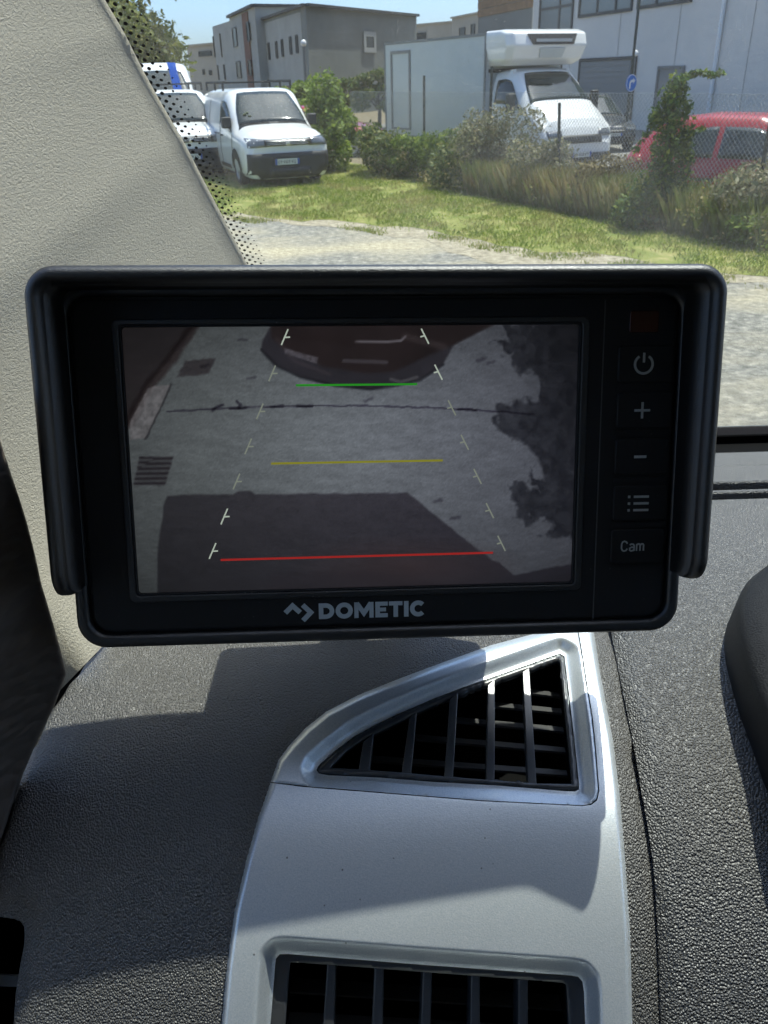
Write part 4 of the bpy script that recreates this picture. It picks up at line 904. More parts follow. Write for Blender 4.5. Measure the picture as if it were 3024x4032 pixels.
def undergrowth():
    r = random.Random(77); C, R = [], []
    for i in range(110):
        s_ = r.uniform(0.2, 12.8); q = fA + fdir * s_ + fnor * r.uniform(-0.8, 0.5); h_ = r.uniform(0.12, 0.42); C.append((q[0], q[1], float(terr(*q)) + h_ * r.uniform(0.5, 1.3))); R.append((r.uniform(0.12, 0.35), r.uniform(0.12, 0.35), h_))
    V = leafcloud(C, R, 9000, 0.026, 78, shell_=0.2)
    o = rawmesh('undergrowth', V, 4, leafmat('mixed undergrowth leaves', [(0, (0.09, 0.12, 0.03)), (0.35, (0.20, 0.22, 0.05)), (0.65, (0.33, 0.26, 0.09)), (0.85, (0.42, 0.33, 0.14)), (1, (0.55, 0.50, 0.26))], 0.45)); return tag(o, 'mixed green and brown undergrowth along the wire fence', 'undergrowth', kind='stuff')
def fpos(s_, off=0.0): return tuple(fA + fdir * s_ + fnor * off)
undergrowth()
bush('leafy_shrub', 'big bright green shrub standing beside the nearest white van', 'shrub', (-1.2, 21.4), 1.2, 2.0, 7000, 0.06, L_green, 21, 12)
bush('hedge_bush', 'dark green low bush between the bright shrub and the box truck', 'bush', (0.1, 20.2), 1.15, 1.1, 5200, 0.05, L_dark, 22, 9)
bush('hedge_bush', 'green bush in front of the rear of the box truck', 'bush', fpos(1.4, -0.05), 1.15, 1.1, 5200, 0.045, L_green, 23, 9)
bush('hedge_bush', 'low dark bush at the foot of the second fence post', 'bush', fpos(2.9, -0.25), 1.0, 1.0, 4200, 0.04, L_dark, 24, 8)
bush('sage_bush', 'large grey-green bush in front of the truck cab door', 'bush', fpos(4.2, 0.1), 1.15, 1.55, 9500, 0.032, L_sage, 25, 13)
bush('sage_bush', 'lower grey-green bush below the truck bonnet', 'bush', fpos(5.6, -0.05), 1.0, 1.0, 7000, 0.032, L_sage, 26, 10)
bush('weed_bush', 'low brownish weed clump right of the sage bushes', 'bush', fpos(7.3, -0.1), 0.9, 0.85, 4200, 0.03, leafmat('brownish weed leaves', [(0, (0.12, 0.09, 0.03)), (0.6, (0.20, 0.16, 0.06)), (1, (0.30, 0.24, 0.11))], 0.3), 27, 8)
bush('weed_bush', 'leafy green weeds at the right edge under the red car', 'bush', fpos(10.9, -0.35), 0.8, 0.55, 3000, 0.03, L_green, 28, 9)
bush('weed_bush', 'brownish leafy weeds against the fence before the red car', 'bush', fpos(10.6, 0.0), 1.1, 1.0, 5200, 0.03, L_sage, 29, 9)
# ivy-covered post
ivx = (3.95, 12.0); iv = tag(empty('ivy_post', (*ivx, float(terr(*ivx)))), 'fence post smothered in dark green ivy with a shoot reaching right', 'ivy')
MB().tube([(0, 0, -0.05), (0.02, 0, 1.0), (0.01, 0, 1.85)], 0.045, 8).build('post', M_bark, iv)
C = [(-0.12, 0, 0.3), (0.12, 0, 0.35), (-0.25, 0.05, 0.15), (0.05, 0, 0.7), (0.0, 0, 1.05), (0.03, 0, 1.35), (0.0, 0, 1.6), (0.06, 0, 1.8), (0.24, 0, 1.15), (0.30, 0, 0.85), (-0.18, 0.02, 1.42), (0.2, 0, 1.5)]
R = [(0.42, 0.35, 0.42), (0.38, 0.35, 0.42), (0.40, 0.35, 0.32), (0.27, 0.26, 0.36), (0.22, 0.22, 0.32), (0.19, 0.2, 0.28), (0.17, 0.18, 0.24), (0.15, 0.15, 0.16), (0.14, 0.12, 0.25), (0.13, 0.12, 0.3), (0.10, 0.1, 0.14), (0.10, 0.1, 0.16)]
V = leafcloud(C, np.array(R) * 1.15, 8500, 0.034, 31, shell_=0.3)
Cs = [(0.14 + 0.09 * i, 0.02, 1.88 + 0.03 * math.sin(i) + 0.012 * i) for i in range(6)] + [(-0.16 - 0.06 * i, 0, 1.40 - 0.09 * i) for i in range(5)] + [(0.3 + 0.08 * i, 0, 1.22 + 0.02 * i) for i in range(3)]
V = np.concatenate([V, leafcloud(Cs, [(0.065, 0.06, 0.04)] * len(Cs), 420, 0.036, 32)])
rawmesh('foliage', V, 4, L_ivy, iv)
def tree(label, xy, h, crown, n, size, mat, seed, trunk=0.18, group=None, z=None, lobes=16):
    r = random.Random(seed); z0 = float(terr(*xy)); o = tag(empty('tree', (xy[0], xy[1], z0)), label, 'tree', group)
    C, R = [], []; rx, rz, cz = crown
    for i in range(lobes):
        a = r.uniform(0, 6.28); q = math.sqrt(r.uniform(0.02, 0.75)); zz_ = r.uniform(-0.75, 0.75); k = math.sqrt(1 - zz_ * zz_)
        C.append((math.cos(a) * q * rx * k, math.sin(a) * q * rx * k, cz + zz_ * rz)); s_ = r.uniform(0.22, 0.42); R.append((rx * s_, rx * s_, rz * s_ * 0.8))
    rawmesh('crown', leafcloud(C, R, n, size, seed, shell_=0.45), 4, mat, o)
    tk = MB(); tk.tube([(0, 0, -0.1), (0.05, 0, cz * 0.4), (0, 0.05, cz)], [trunk, trunk * 0.75, trunk * 0.4], 10)
    for c in C[:8]: tk.tube([(0, 0, cz * r.uniform(0.45, 0.8)), tuple(np.array(c) * 0.6 + np.array([0, 0, cz * 0.35])), c], [trunk * 0.4, trunk * 0.25, trunk * 0.08], 6)
    tk.build('trunk', M_bark, o); return o
tree('leafy green tree behind the vans, beside the pillar', (-12.6, 41), 11, (5.2, 4.6, 6.0), 24000, 0.15, L_tree, 41, 0.28, lobes=34)
tree('small dark tree at the foot of the grey building', (-1.5, 50), 4, (2.2, 0.9, 1.5), 3600, 0.13, L_dark, 42, 0.12)
tree('small round tree left of the truck box', (0.3, 44), 4, (1.3, 1.0, 1.6), 3000, 0.12, L_dark, 43, 0.12)
tree('low green tree between the lamp post and the grey building', (-4.0, 47), 4, (2.0, 0.8, 1.3), 3600, 0.13, L_green, 44, 0.12)

# ------------------------------------------------------------------ wire fence
M_post = pbr('dark green fence steel', (0.02, 0.03, 0.025), 0.5); M_wire = pbr('galvanised wire', (0.42, 0.43, 0.42), 0.4, metal=0.6)
fence = tag(empty('wire_fence', (fA[0], fA[1], 0)), 'chain-link fence with thin dark posts between the grass and the car park', 'fence')
def fz(px):
    r = ray(*px); n3 = np.array([fnor[0], fnor[1], 0]); q = np.array([fA[0], fA[1], 0]) - EYE; t = (q @ n3) / (r @ n3); return EYE + r * t
post_px = [(1670, 297, 1682), (1937, 262, 1960), (2203, 405, 2240), (3060, 330, 3000)]
sposts = []
for (xt, yt, xb) in post_px:
    p = fz((xt, yt)); s_ = (p[:2] - fA) @ fdir; sposts.append(s_); b = fA + fdir * s_
    lean = 0.10 if xt == 2203 else 0.0
    MB().tube([(b[0] - fA[0] + lean, b[1] - fA[1], float(terr(*b)) - 0.1), (p[0] - fA[0], p[1] - fA[1], p[2])], 0.026, 8).build('post', M_post, fence)
sposts = sorted(sposts + [-2.6, 13.6]); ends = [float(sposts[i]) for i in range(len(sposts))]
def wire_panel(s0, s1, hgt, cell=0.075, rad=0.0027):
    m = MB(); Ls = s1 - s0; n = int((Ls + hgt) / cell)
    for sgn in (1, -1):
        for i in range(n + 1):
            c = i * cell; a_ = max(0, c - hgt); b_ = min(Ls, c)
            if b_ - a_ < 0.02: continue
            za, zb = (c - a_), (c - b_)
            if sgn < 0: a_, b_ = Ls - a_, Ls - b_
            pa, pb = fA + fdir * (s0 + a_) - fA, fA + fdir * (s0 + b_) - fA; base = -0.1
            ofs = fnor * 0.003 * sgn
            m.tube([(pa[0] + ofs[0], pa[1] + ofs[1], base + za), (pb[0] + ofs[0], pb[1] + ofs[1], base + zb)], rad, 4, caps=False)
    for z_ in (0.4, hgt - 0.1):
        pa, pb = fdir * s0, fdir * s1; m.tube([(pa[0], pa[1], z_), (pb[0], pb[1], z_)], 0.0025, 4)
    return tag(m.build('mesh_panel', M_wire, fence), kind='stuff')
for i in range(len(ends) - 1):
    wire_panel(ends[i], ends[i + 1], 1.78)

# ------------------------------------------------------------------ vehicles
M_white = pbr('white vehicle paint', (0.80, 0.80, 0.77), 0.28, coat=0.6, var=0.04, vscale=3)
M_red = pbr('red vehicle paint', (0.38, 0.009, 0.012), 0.3, coat=0.7); M_dkcar = pbr('dark grey vehicle paint', (0.035, 0.038, 0.04), 0.25, coat=0.8)
M_bump = pbr('black bumper plastic', (0.018, 0.019, 0.02), 0.55); M_tyre = pbr('tyre rubber', (0.015, 0.015, 0.015), 0.85); M_rim = pbr('wheel rim', (0.32, 0.32, 0.33), 0.4, metal=0.7)
M_cglass = pbr('vehicle glass', (0.018, 0.028, 0.024), 0.06, spec=0.65, var=0.5, vscale=1.5); M_lamp = pbr('headlamp lens', (0.10, 0.11, 0.12), 0.08, spec=0.9, coat=0.5); M_rlamp = pbr('red rear lamp', (0.30, 0.01, 0.01), 0.15, coat=0.5)
M_plate = pbr('white number plate', (0.62, 0.64, 0.60), 0.45); M_plateb = pbr('blue plate band', (0.03, 0.08, 0.35), 0.45); M_ink = pbr('black plate lettering', (0.03, 0.03, 0.03), 0.6); M_blue = pbr('blue stripe', (0.008, 0.06, 0.30), 0.9, spec=0.1)
M_grey = pbr('grey trim plastic', (0.16, 0.17, 0.17), 0.5); M_boxw = pbr('white box body', (0.50, 0.54, 0.54), 0.42, var=0.05, vscale=1.5); M_chrome = pbr('bright metal', (0.7, 0.7, 0.7), 0.2, metal=1.0)

class Body:
    """car body lofted along its length from cross-sections: x, z bottom, z belt, z top, half-widths bottom/belt/top, shoulder radius"""
    def __init__(self, st_): self.s = np.array(st_, float); self.x0, self.x1 = self.s[0, 0], self.s[-1, 0]
    def prm(self, x): return [np.interp(x, self.s[:, 0], self.s[:, i]) for i in range(1, 8)]
    def ring(self, x):
        zb, zl, zt, wb, wm, wt, rt = self.prm(x); zm = zb + 0.45 * (zl - zb)
        c = [(0, zb), (wb * 0.88, zb), (wb, zb + 0.07), (wm, zm), (wm * 0.992, zl), (wt, zt - rt), (wt - rt * 1.3, zt - 0.012), (0, zt)]
        return np.array(chaikin(c, 2, closed=False))
    def pt(self, x, v, side=1):
        r = self.ring(x); f = v / 7 * (len(r) - 1); i = int(min(len(r) - 2, f)); q = r[i] + (r[i + 1] - r[i]) * (f - i); return np.array([x, side * q[0], q[1]])
    def mesh(self, mat, parent, name='body', n=64):
        xs_ = np.unique(np.concatenate([np.linspace(self.x0, self.x1, n), self.s[:, 0]])); rows = []
        for x in xs_:
            r = self.ring(x); L = [(x, q[0], q[1]) for q in r]; Rr = [(x, -q[0], q[1]) for q in r[::-1]]; rows.append(L + Rr[1:])
        m = MB(); m.grid(np.array(rows)); k = len(rows[0]); N = len(rows)
        m.f.append(tuple(range(k))); m.f.append(tuple((N - 1) * k + i for i in range(k))[::-1])
        o = m.build(name, mat, parent, smooth=True); md = o.modifiers.new('es', 'EDGE_SPLIT'); md.split_angle = math.radians(38); return o
    def side(self, poly, side, mat, parent, name='side_window', off=0.012, nx=14, nv=6):
        """panel on the flank: poly = list of (x, vlow, vhigh)"""
        xs_ = np.linspace(poly[0][0], poly[-1][0], nx); lo = np.interp(xs_, [p[0] for p in poly], [p[1] for p in poly]); hi = np.interp(xs_, [p[0] for p in poly], [p[2] for p in poly]); P = []
        for x, a, b in zip(xs_, lo, hi): P.append([self.pt(x, v, side) + np.array([0, side * off, off * 0.25]) for v in np.linspace(a, b, nv)])
        return MB().grid(np.array(P), flip=side > 0).build(name, mat, parent, smooth=True, solid=0.006)
    def top(self, xa, xb, vedge_a, vedge_b, mat, parent, name='windscreen', off=0.012, n=10):
        """panel over the top surface from xa (upper end) to xb (lower end)"""
        P = []
        for t in np.linspace(0, 1, n):
            x = xa + (xb - xa) * t; v = vedge_a + (vedge_b - vedge_a) * t; row = [self.pt(x, q, 1) for q in np.linspace(v, 7, 8)] + [self.pt(x, q, -1) for q in np.linspace(7, v, 8)][1:]; P.append([p + np.array([off * 0.7, 0, off * 0.8]) for p in row])
        return MB().grid(np.array(P)).build(name, mat, parent, smooth=True, solid=0.006)
    def fx(self, y, z):
        lo, hi = (self.x0 + self.x1) / 2, self.x1
        def ins(x):
            r = self.ring(x); zt = np.interp(abs(y), r[len(r) // 2:, 0][::-1], r[len(r) // 2:, 1][::-1]); zs, ws = [], []
            if z > r[-1, 1] or z < r[0, 1]: return False
            i = np.argsort(r[:, 1]); return abs(y) <= np.interp(z, r[i, 1], r[i, 0]) and z <= zt + 1e-6
        for _ in range(24):
            m = (lo + hi) / 2
            if ins(m): lo = m
            else: hi = m
        return lo
    def front(self, y0, y1, zf, mat, parent, name, off=0.015, n=12, nz=4, thick=0.01):
        """panel on the front face between y0..y1; zf(y) -> (zlow, zhigh)"""
        P = []
        for y in np.linspace(y0, y1, n):
            a, b = zf(y); P.append([(self.fx(y, z) + off, y, z) for z in np.linspace(a, b, nz)])
        return MB().grid(np.array(P)).build(name, mat, parent, smooth=True, solid=thick)
def wheel(parent, x, y, r, w=0.2, side=1):
    t = MB(); k = [(r * 0.62, -w / 2), (r * 0.9, -w / 2), (r, -w / 2 + 0.03), (r, w / 2 - 0.03), (r * 0.9, w / 2), (r * 0.62, w / 2)]; rows = []
    for a in np.linspace(0, 2 * math.pi, 25): rows.append([(x + q * math.cos(a), y + s_, r + q * math.sin(a)) for q, s_ in k])
    t.grid(np.array(rows)); o = t.build('wheel', M_tyre, parent, smooth=True)
    d = MB(); rows = []
    for a in np.linspace(0, 2 * math.pi, 25): rows.append([(x + q * math.cos(a), y + side * s_, r + q * math.sin(a)) for q, s_ in ((0.001, w * 0.36), (r * 0.25, w * 0.40), (r * 0.5, w * 0.30), (r * 0.63, w * 0.46))])
    d.grid(np.array(rows)); d.build('rim', M_rim, o, smooth=True); return o
def arch(B, parent, x, r, side):
    P = []
    for a in np.linspace(0, math.pi, 18):
        row = []
        for q in (r * 0.6, r * 1.0, r * 1.22):
            xx, zz_ = x + q * math.cos(a), r * 1.0 + q * math.sin(a); rg = B.ring(xx); i = np.argsort(rg[:, 1]); y = np.interp(zz_, rg[i, 1], rg[i, 0]); row.append((xx, side * (max(y, 0.3) + 0.008), zz_))
        P.append(row)
    return MB().grid(np.array(P), flip=side < 0).build('wheel_arch', M_bump, parent, smooth=True)
def plate(parent, x, z, txt_n=7, w=0.52, h=0.11, y=0.0, tilt=0.0):
    o = MB().box(x, x + 0.012, y - w / 2, y + w / 2, z, z + h).build('number_plate', M_plate, parent)
    MB().box(x + 0.012, x + 0.014, y + w / 2 - 0.045, y + w / 2, z, z + h).build('plate_band', M_plateb, o); MB().box(x + 0.012, x + 0.014, y - w / 2, y - w / 2 + 0.045, z, z + h).build('plate_band', M_plateb, o)
    m = MB()
    for k in range(txt_n):
        yy = y + 0.16 - k * 0.053 - (0.012 if k > 1 else 0) - (0.012 if k > 4 else 0); m.box(x + 0.012, x + 0.0145, yy - 0.016, yy - 0.007, z + 0.022, z + h - 0.022).box(x + 0.012, x + 0.0145, yy + 0.007, yy + 0.016, z + 0.022, z + h - 0.022).box(x + 0.012, x + 0.0143, yy - 0.007, yy + 0.007, z + 0.022 + 0.02 * (k % 3), z + 0.034 + 0.02 * (k % 3))
    m.build('plate_lettering', M_ink, o); return o
def place(name, label, cat, xy, fwd, L, group=None):
    """Empty at the middle of the vehicle's front, x axis forward"""
    a = math.atan2(fwd[1], fwd[0]); o = tag(empty(name, (xy[0] - fwd[0] * L, xy[1] - fwd[1] * L, float(terr(*xy))), a), label, cat, group); return o
def compact_van(label, xy, fwd, rack=True, plate_=True, stickers=True):
    L = 4.4; o = place('white_van', label, 'van', xy, fwd, L, 'white vans parked on the grass')
    B = Body([(0, .34, 1.0, 1.74, .80, .84, .72, .10), (0.06, .24, 1.05, 1.80, .86, .90, .78, .14), (0.5, .21, 1.05, 1.83, .88, .92, .80, .15), (2.45, .19, 1.05, 1.84, .88, .925, .81, .15), (2.62, .19, 1.05, 1.80, .88, .925, .80, .15), (3.0, .19, 1.02, 1.50, .88, .925, .81, .13), (3.42, .18, .97, 1.19, .88, .925, .80, .12), (3.55, .18, .95, 1.15, .88, .925, .81, .12), (4.05, .17, .90, 1.08, .87, .92, .80, .10), (4.25, .16, .86, 1.02, .85, .89, .76, .10), (4.36, .17, .80, .96, .80, .84, .70, .10), (4.40, .20, .72, .88, .72, .76, .62, .10)])
    B.mesh(M_white, o)
    ws = B.top(2.66, 3.40, 5.75, 5.15, M_cglass, o)
    if stickers:
        for (dx, yy) in ((3.16, -0.50), (3.24, -0.46), (3.20, -0.55)):
            p = B.pt(dx, 6.2, -1); MB().box(p[0] - 0.03, p[0] + 0.03, yy - 0.035, yy + 0.035, p[2] + 0.012, p[2] + 0.020).build('sticker', pbr('pale sticker', (0.45, 0.5, 0.25), 0.5), ws)
    for s_ in (1, -1):
        B.side([(2.35, 4.12, 4.75), (2.5, 4.1, 4.85), (2.9, 4.12, 4.86), (3.12, 4.14, 4.6), (3.28, 4.16, 4.2)], s_, M_cglass, o)
        m = B.side([(2.1, 2.2, 2.5), (3.0, 2.2, 2.5)], s_, M_bump, o, 'side_moulding', 0.02)
        mr = MB().box(3.05, 3.2, s_ * 0.95 - 0.10, s_ * 0.95 + 0.10, 1.10, 1.32).build('mirror', M_bump, o, bevel=0.03, seg=3)
        B.front(s_ * 0.44, s_ * 0.84, lambda y: (0.79 - 0.02 * abs(y), 0.92 + 0.08 * (abs(y) - .44)), M_lamp, o, 'headlamp', 0.014, 8)
        arch(B, o, 3.55, 0.33, s_); arch(B, o, 0.78, 0.33, s_); wheel(o, 3.55, s_ * 0.80, 0.32, side=s_); wheel(o, 0.78, s_ * 0.80, 0.32, side=s_)
        hd = MB().box(2.4, 2.52, s_ * 0.935 - 0.01, s_ * 0.935 + 0.02, 0.93, 0.96).build('door_handle', M_bump, o)
    B.top(3.405, 3.49, 5.1, 5.0, M_bump, o, 'scuttle', 0.010, 3)
    for s_ in (1, -1):
        for x_ in (2.27, 3.33, 1.15): B.side([(x_, 2.4, 4.85 if x_ < 3 else 4.1), (x_ + 0.014, 2.4, 4.85 if x_ < 3 else 4.1)], s_, M_bump, o, 'door_seam', 0.006, 2, 10)
        B.side([(0.3, 3.75, 3.80), (2.2, 3.75, 3.80)], s_, M_grey, o, 'door_rail', 0.01)
    B.front(-0.5, 0.5, lambda y: (0.79, 0.91), M_bump, o, 'grille', 0.016, 14)
    for z_ in (0.82, 0.85, 0.88): B.front(-0.46, 0.46, lambda y: (z_ - 0.004, z_ + 0.004), M_chrome, o, 'grille_bar', 0.03, 10, 2)
    MB().box(4.40, 4.43, -0.05, 0.05, 0.79, 0.87).build('badge', M_chrome, o, bevel=0.01)
    B.front(-0.86, 0.86, lambda y: (0.19, 0.66), M_bump, o, 'bumper', 0.02, 22, 6, 0.02)
    if plate_: plate(o, 4.462, 0.44, y=-0.06)
    B.front(-0.45, 0.45, lambda y: (0.24, 0.38), M_ink, o, 'lower_intake', 0.046, 10, 3)
    for s_ in (-1, 1): MB().box(3.44, 3.47, min(s_ * 0.1, s_ * 0.72), max(s_ * 0.1, s_ * 0.72), 1.185, 1.20).build('wiper', M_bump, o)
    if rack:
        rk = MB()
        for x in (0.6, 1.5, 2.3): rk.bar((x, -0.78, 1.95), (x, 0.78, 1.95), 0.05, 0.03)
        for x in (0.6, 1.5, 2.3):
            for s_ in (-1, 1): rk.bar((x, s_ * 0.76, 1.80), (x, s_ * 0.76, 1.96), 0.04, 0.04)
        for s_ in (-1, 1): rk.bar((0.5, s_ * 0.74, 1.975), (2.4, s_ * 0.74, 1.975), 0.025, 0.02)
        rk.build('roof_rack', M_bump, o)
    return o
compact_van('nearest white van facing us with black bumper and number plate', (-1.75, 18.35), (0.37, -0.929))
compact_van('white van half hidden behind the nearest van, stickers on its screen', (-4.1, 20.2), (0.36, -0.933))
# tall van with blue stripe
def tall_van(xy, fwd):
    L = 5.4; o = place('white_van', 'tall white van with a blue roof stripe behind the two smaller vans', 'van', xy, fwd, L, 'white vans parked on the grass')
    B = Body([(0, .45, 1.2, 2.40, .85, .95, .85, .10), (0.1, .40, 1.2, 2.46, .95, 1.0, .88, .14), (3.3, .38, 1.2, 2.48, .95, 1.02, .86, .16), (3.6, .38, 1.2, 2.36, .95, 1.02, .84, .16), (4.5, .36, 1.15, 1.48, .95, 1.0, .86, .14), (5.1, .36, 1.0, 1.22, .94, .97, .80, .13), (5.32, .38, .85, 1.0, .86, .88, .7, .12), (5.4, .45, .75, .85, .7, .7, .5, .1)])
    B.mesh(M_white, o); B.top(3.68, 4.45, 5.7, 5.15, M_cglass, o)
    for s_ in (1, -1):
        B.side([(3.2, 4.12, 4.7), (3.8, 4.12, 4.75), (4.3, 4.14, 4.2)], s_, M_cglass, o); arch(B, o, 4.5, 0.36, s_); arch(B, o, 1.1, 0.36, s_); wheel(o, 4.5, s_ * 0.88, 0.35, side=s_); wheel(o, 1.1, s_ * 0.88, 0.35, side=s_)
    P = [[B.pt(x, v, 1) + np.array([0.008, 0, 0.014]) for v in np.linspace(5.9, 6.25, 4)] for x in np.linspace(2.6, 4.2, 14)]
    MB().grid(np.array(P), flip=True).build('stripe', M_blue, o, smooth=True); B.front(-.8, .8, lambda y: (.45, .75), M_bump, o, 'bumper', .02, 14, 4); B.front(-.5, .5, lambda y: (.85, .95), M_bump, o, 'grille', .02, 10, 3)
    for s_ in (1, -1): B.front(s_ * .5, s_ * .8, lambda y: (.82, .98), M_lamp, o, 'headlamp', .02, 6, 3)
    return o
tall_van((-5.35, 24.0), (0.30, -0.954))
# hatchbacks
def hatch(name, label, xy, fwd, paint, h=1.44, L=4.1, plate_=True, lift=0.0):
    o = place(name, label, 'car', xy, fwd, L); o.location.z += lift; k = h / 1.44
    B = Body([(0, .42, .88, .98, .62, .66, .5, .1), (0.06, .30, .88, 1.02 * k, .76, .80, .58, .12), (0.18, .24, .90, 1.14 * k, .80, .85, .56, .10), (0.62, .22, .91, 1.38 * k, .81, .875, .55, .11), (1.25, .2, .91, 1.44 * k, .82, .88, .56, .12), (2.0, .2, .90, 1.43 * k, .82, .88, .56, .12), (2.25, .2, .89, 1.36 * k, .82, .88, .57, .12), (3.05, .2, .86, .99, .82, .88, .70, .10), (3.2, .2, .84, .96, .82, .88, .72, .10), (3.75, .2, .74, .84, .80, .85, .66, .10), (3.98, .22, .62, .74, .72, .75, .55, .10), (4.1, .3, .5, .58, .5, .52, .38, .08)])
    B.mesh(paint, o); B.top(2.28, 3.0, 5.8, 5.15, M_cglass, o); 
    P = [[B.pt(x, v, sd) + np.array([-0.008, 0, 0.012]) for sd, v in [(1, q) for q in np.linspace(5.4, 7, 7)] + [(-1, q) for q in np.linspace(7, 5.4, 7)][1:]] for x in np.linspace(0.22, 0.6, 6)]
    MB().grid(np.array(P)).build('rear_window', M_cglass, o, smooth=True)
    for s_ in (1, -1):
        B.side([(0.62, 4.15, 4.3), (0.85, 4.12, 4.72), (1.45, 4.1, 4.86)], s_, M_cglass, o, nx=8); B.side([(1.53, 4.1, 4.86), (2.1, 4.1, 4.84), (2.5, 4.12, 4.55), (2.82, 4.14, 4.2)], s_, M_cglass, o)
        MB().box(2.55, 2.68, s_ * 0.96 - 0.09, s_ * 0.96 + 0.09, 0.92, 1.05).build('mirror', paint, o, bevel=0.03, seg=3)
        arch(B, o, 3.3, 0.31, s_); arch(B, o, 0.72, 0.31, s_); wheel(o, 3.3, s_ * 0.78, 0.30, side=s_); wheel(o, 0.72, s_ * 0.78, 0.30, side=s_)
        B.front(s_ * .42, s_ * .74, lambda y: (.60, .70), M_lamp, o, 'headlamp', .016, 6, 3); B.side([(0.10, 3.5, 4.2), (0.32, 3.6, 4.3)], s_, M_rlamp, o, 'rear_lamp', .016, 5)
        B.side([(0.7, 3.45, 3.55), (3.2, 3.45, 3.55)], s_, M_bump, o, 'side_moulding', .014); MB().box(1.5, 1.62, s_ * .885 - .01, s_ * .885 + .02, .80, .83).build('door_handle', paint, o)
    B.front(-.62, .62, lambda y: (.30, .46), M_bump, o, 'bumper', .02, 12, 4); B.front(-.4, .4, lambda y: (.55, .63), M_bump, o, 'grille', .018, 8, 3)
    if plate_: plate(o, 4.115, .44)
    return o
hatch('parked_car', 'red hatchback with dark windows behind the fence at the right edge', (7.75, 12.5), (0.80, -0.60), M_red, 1.62)
hatch('parked_car', 'dark grey car parked behind the nose of the white truck', (7.25, 27.0), (0.10, -0.995), M_dkcar, 1.62)
hatch('parked_car', 'small red car far off between the green shrub and the truck', (0.35, 28.6), (0.96, -0.28), M_red, 1.48)
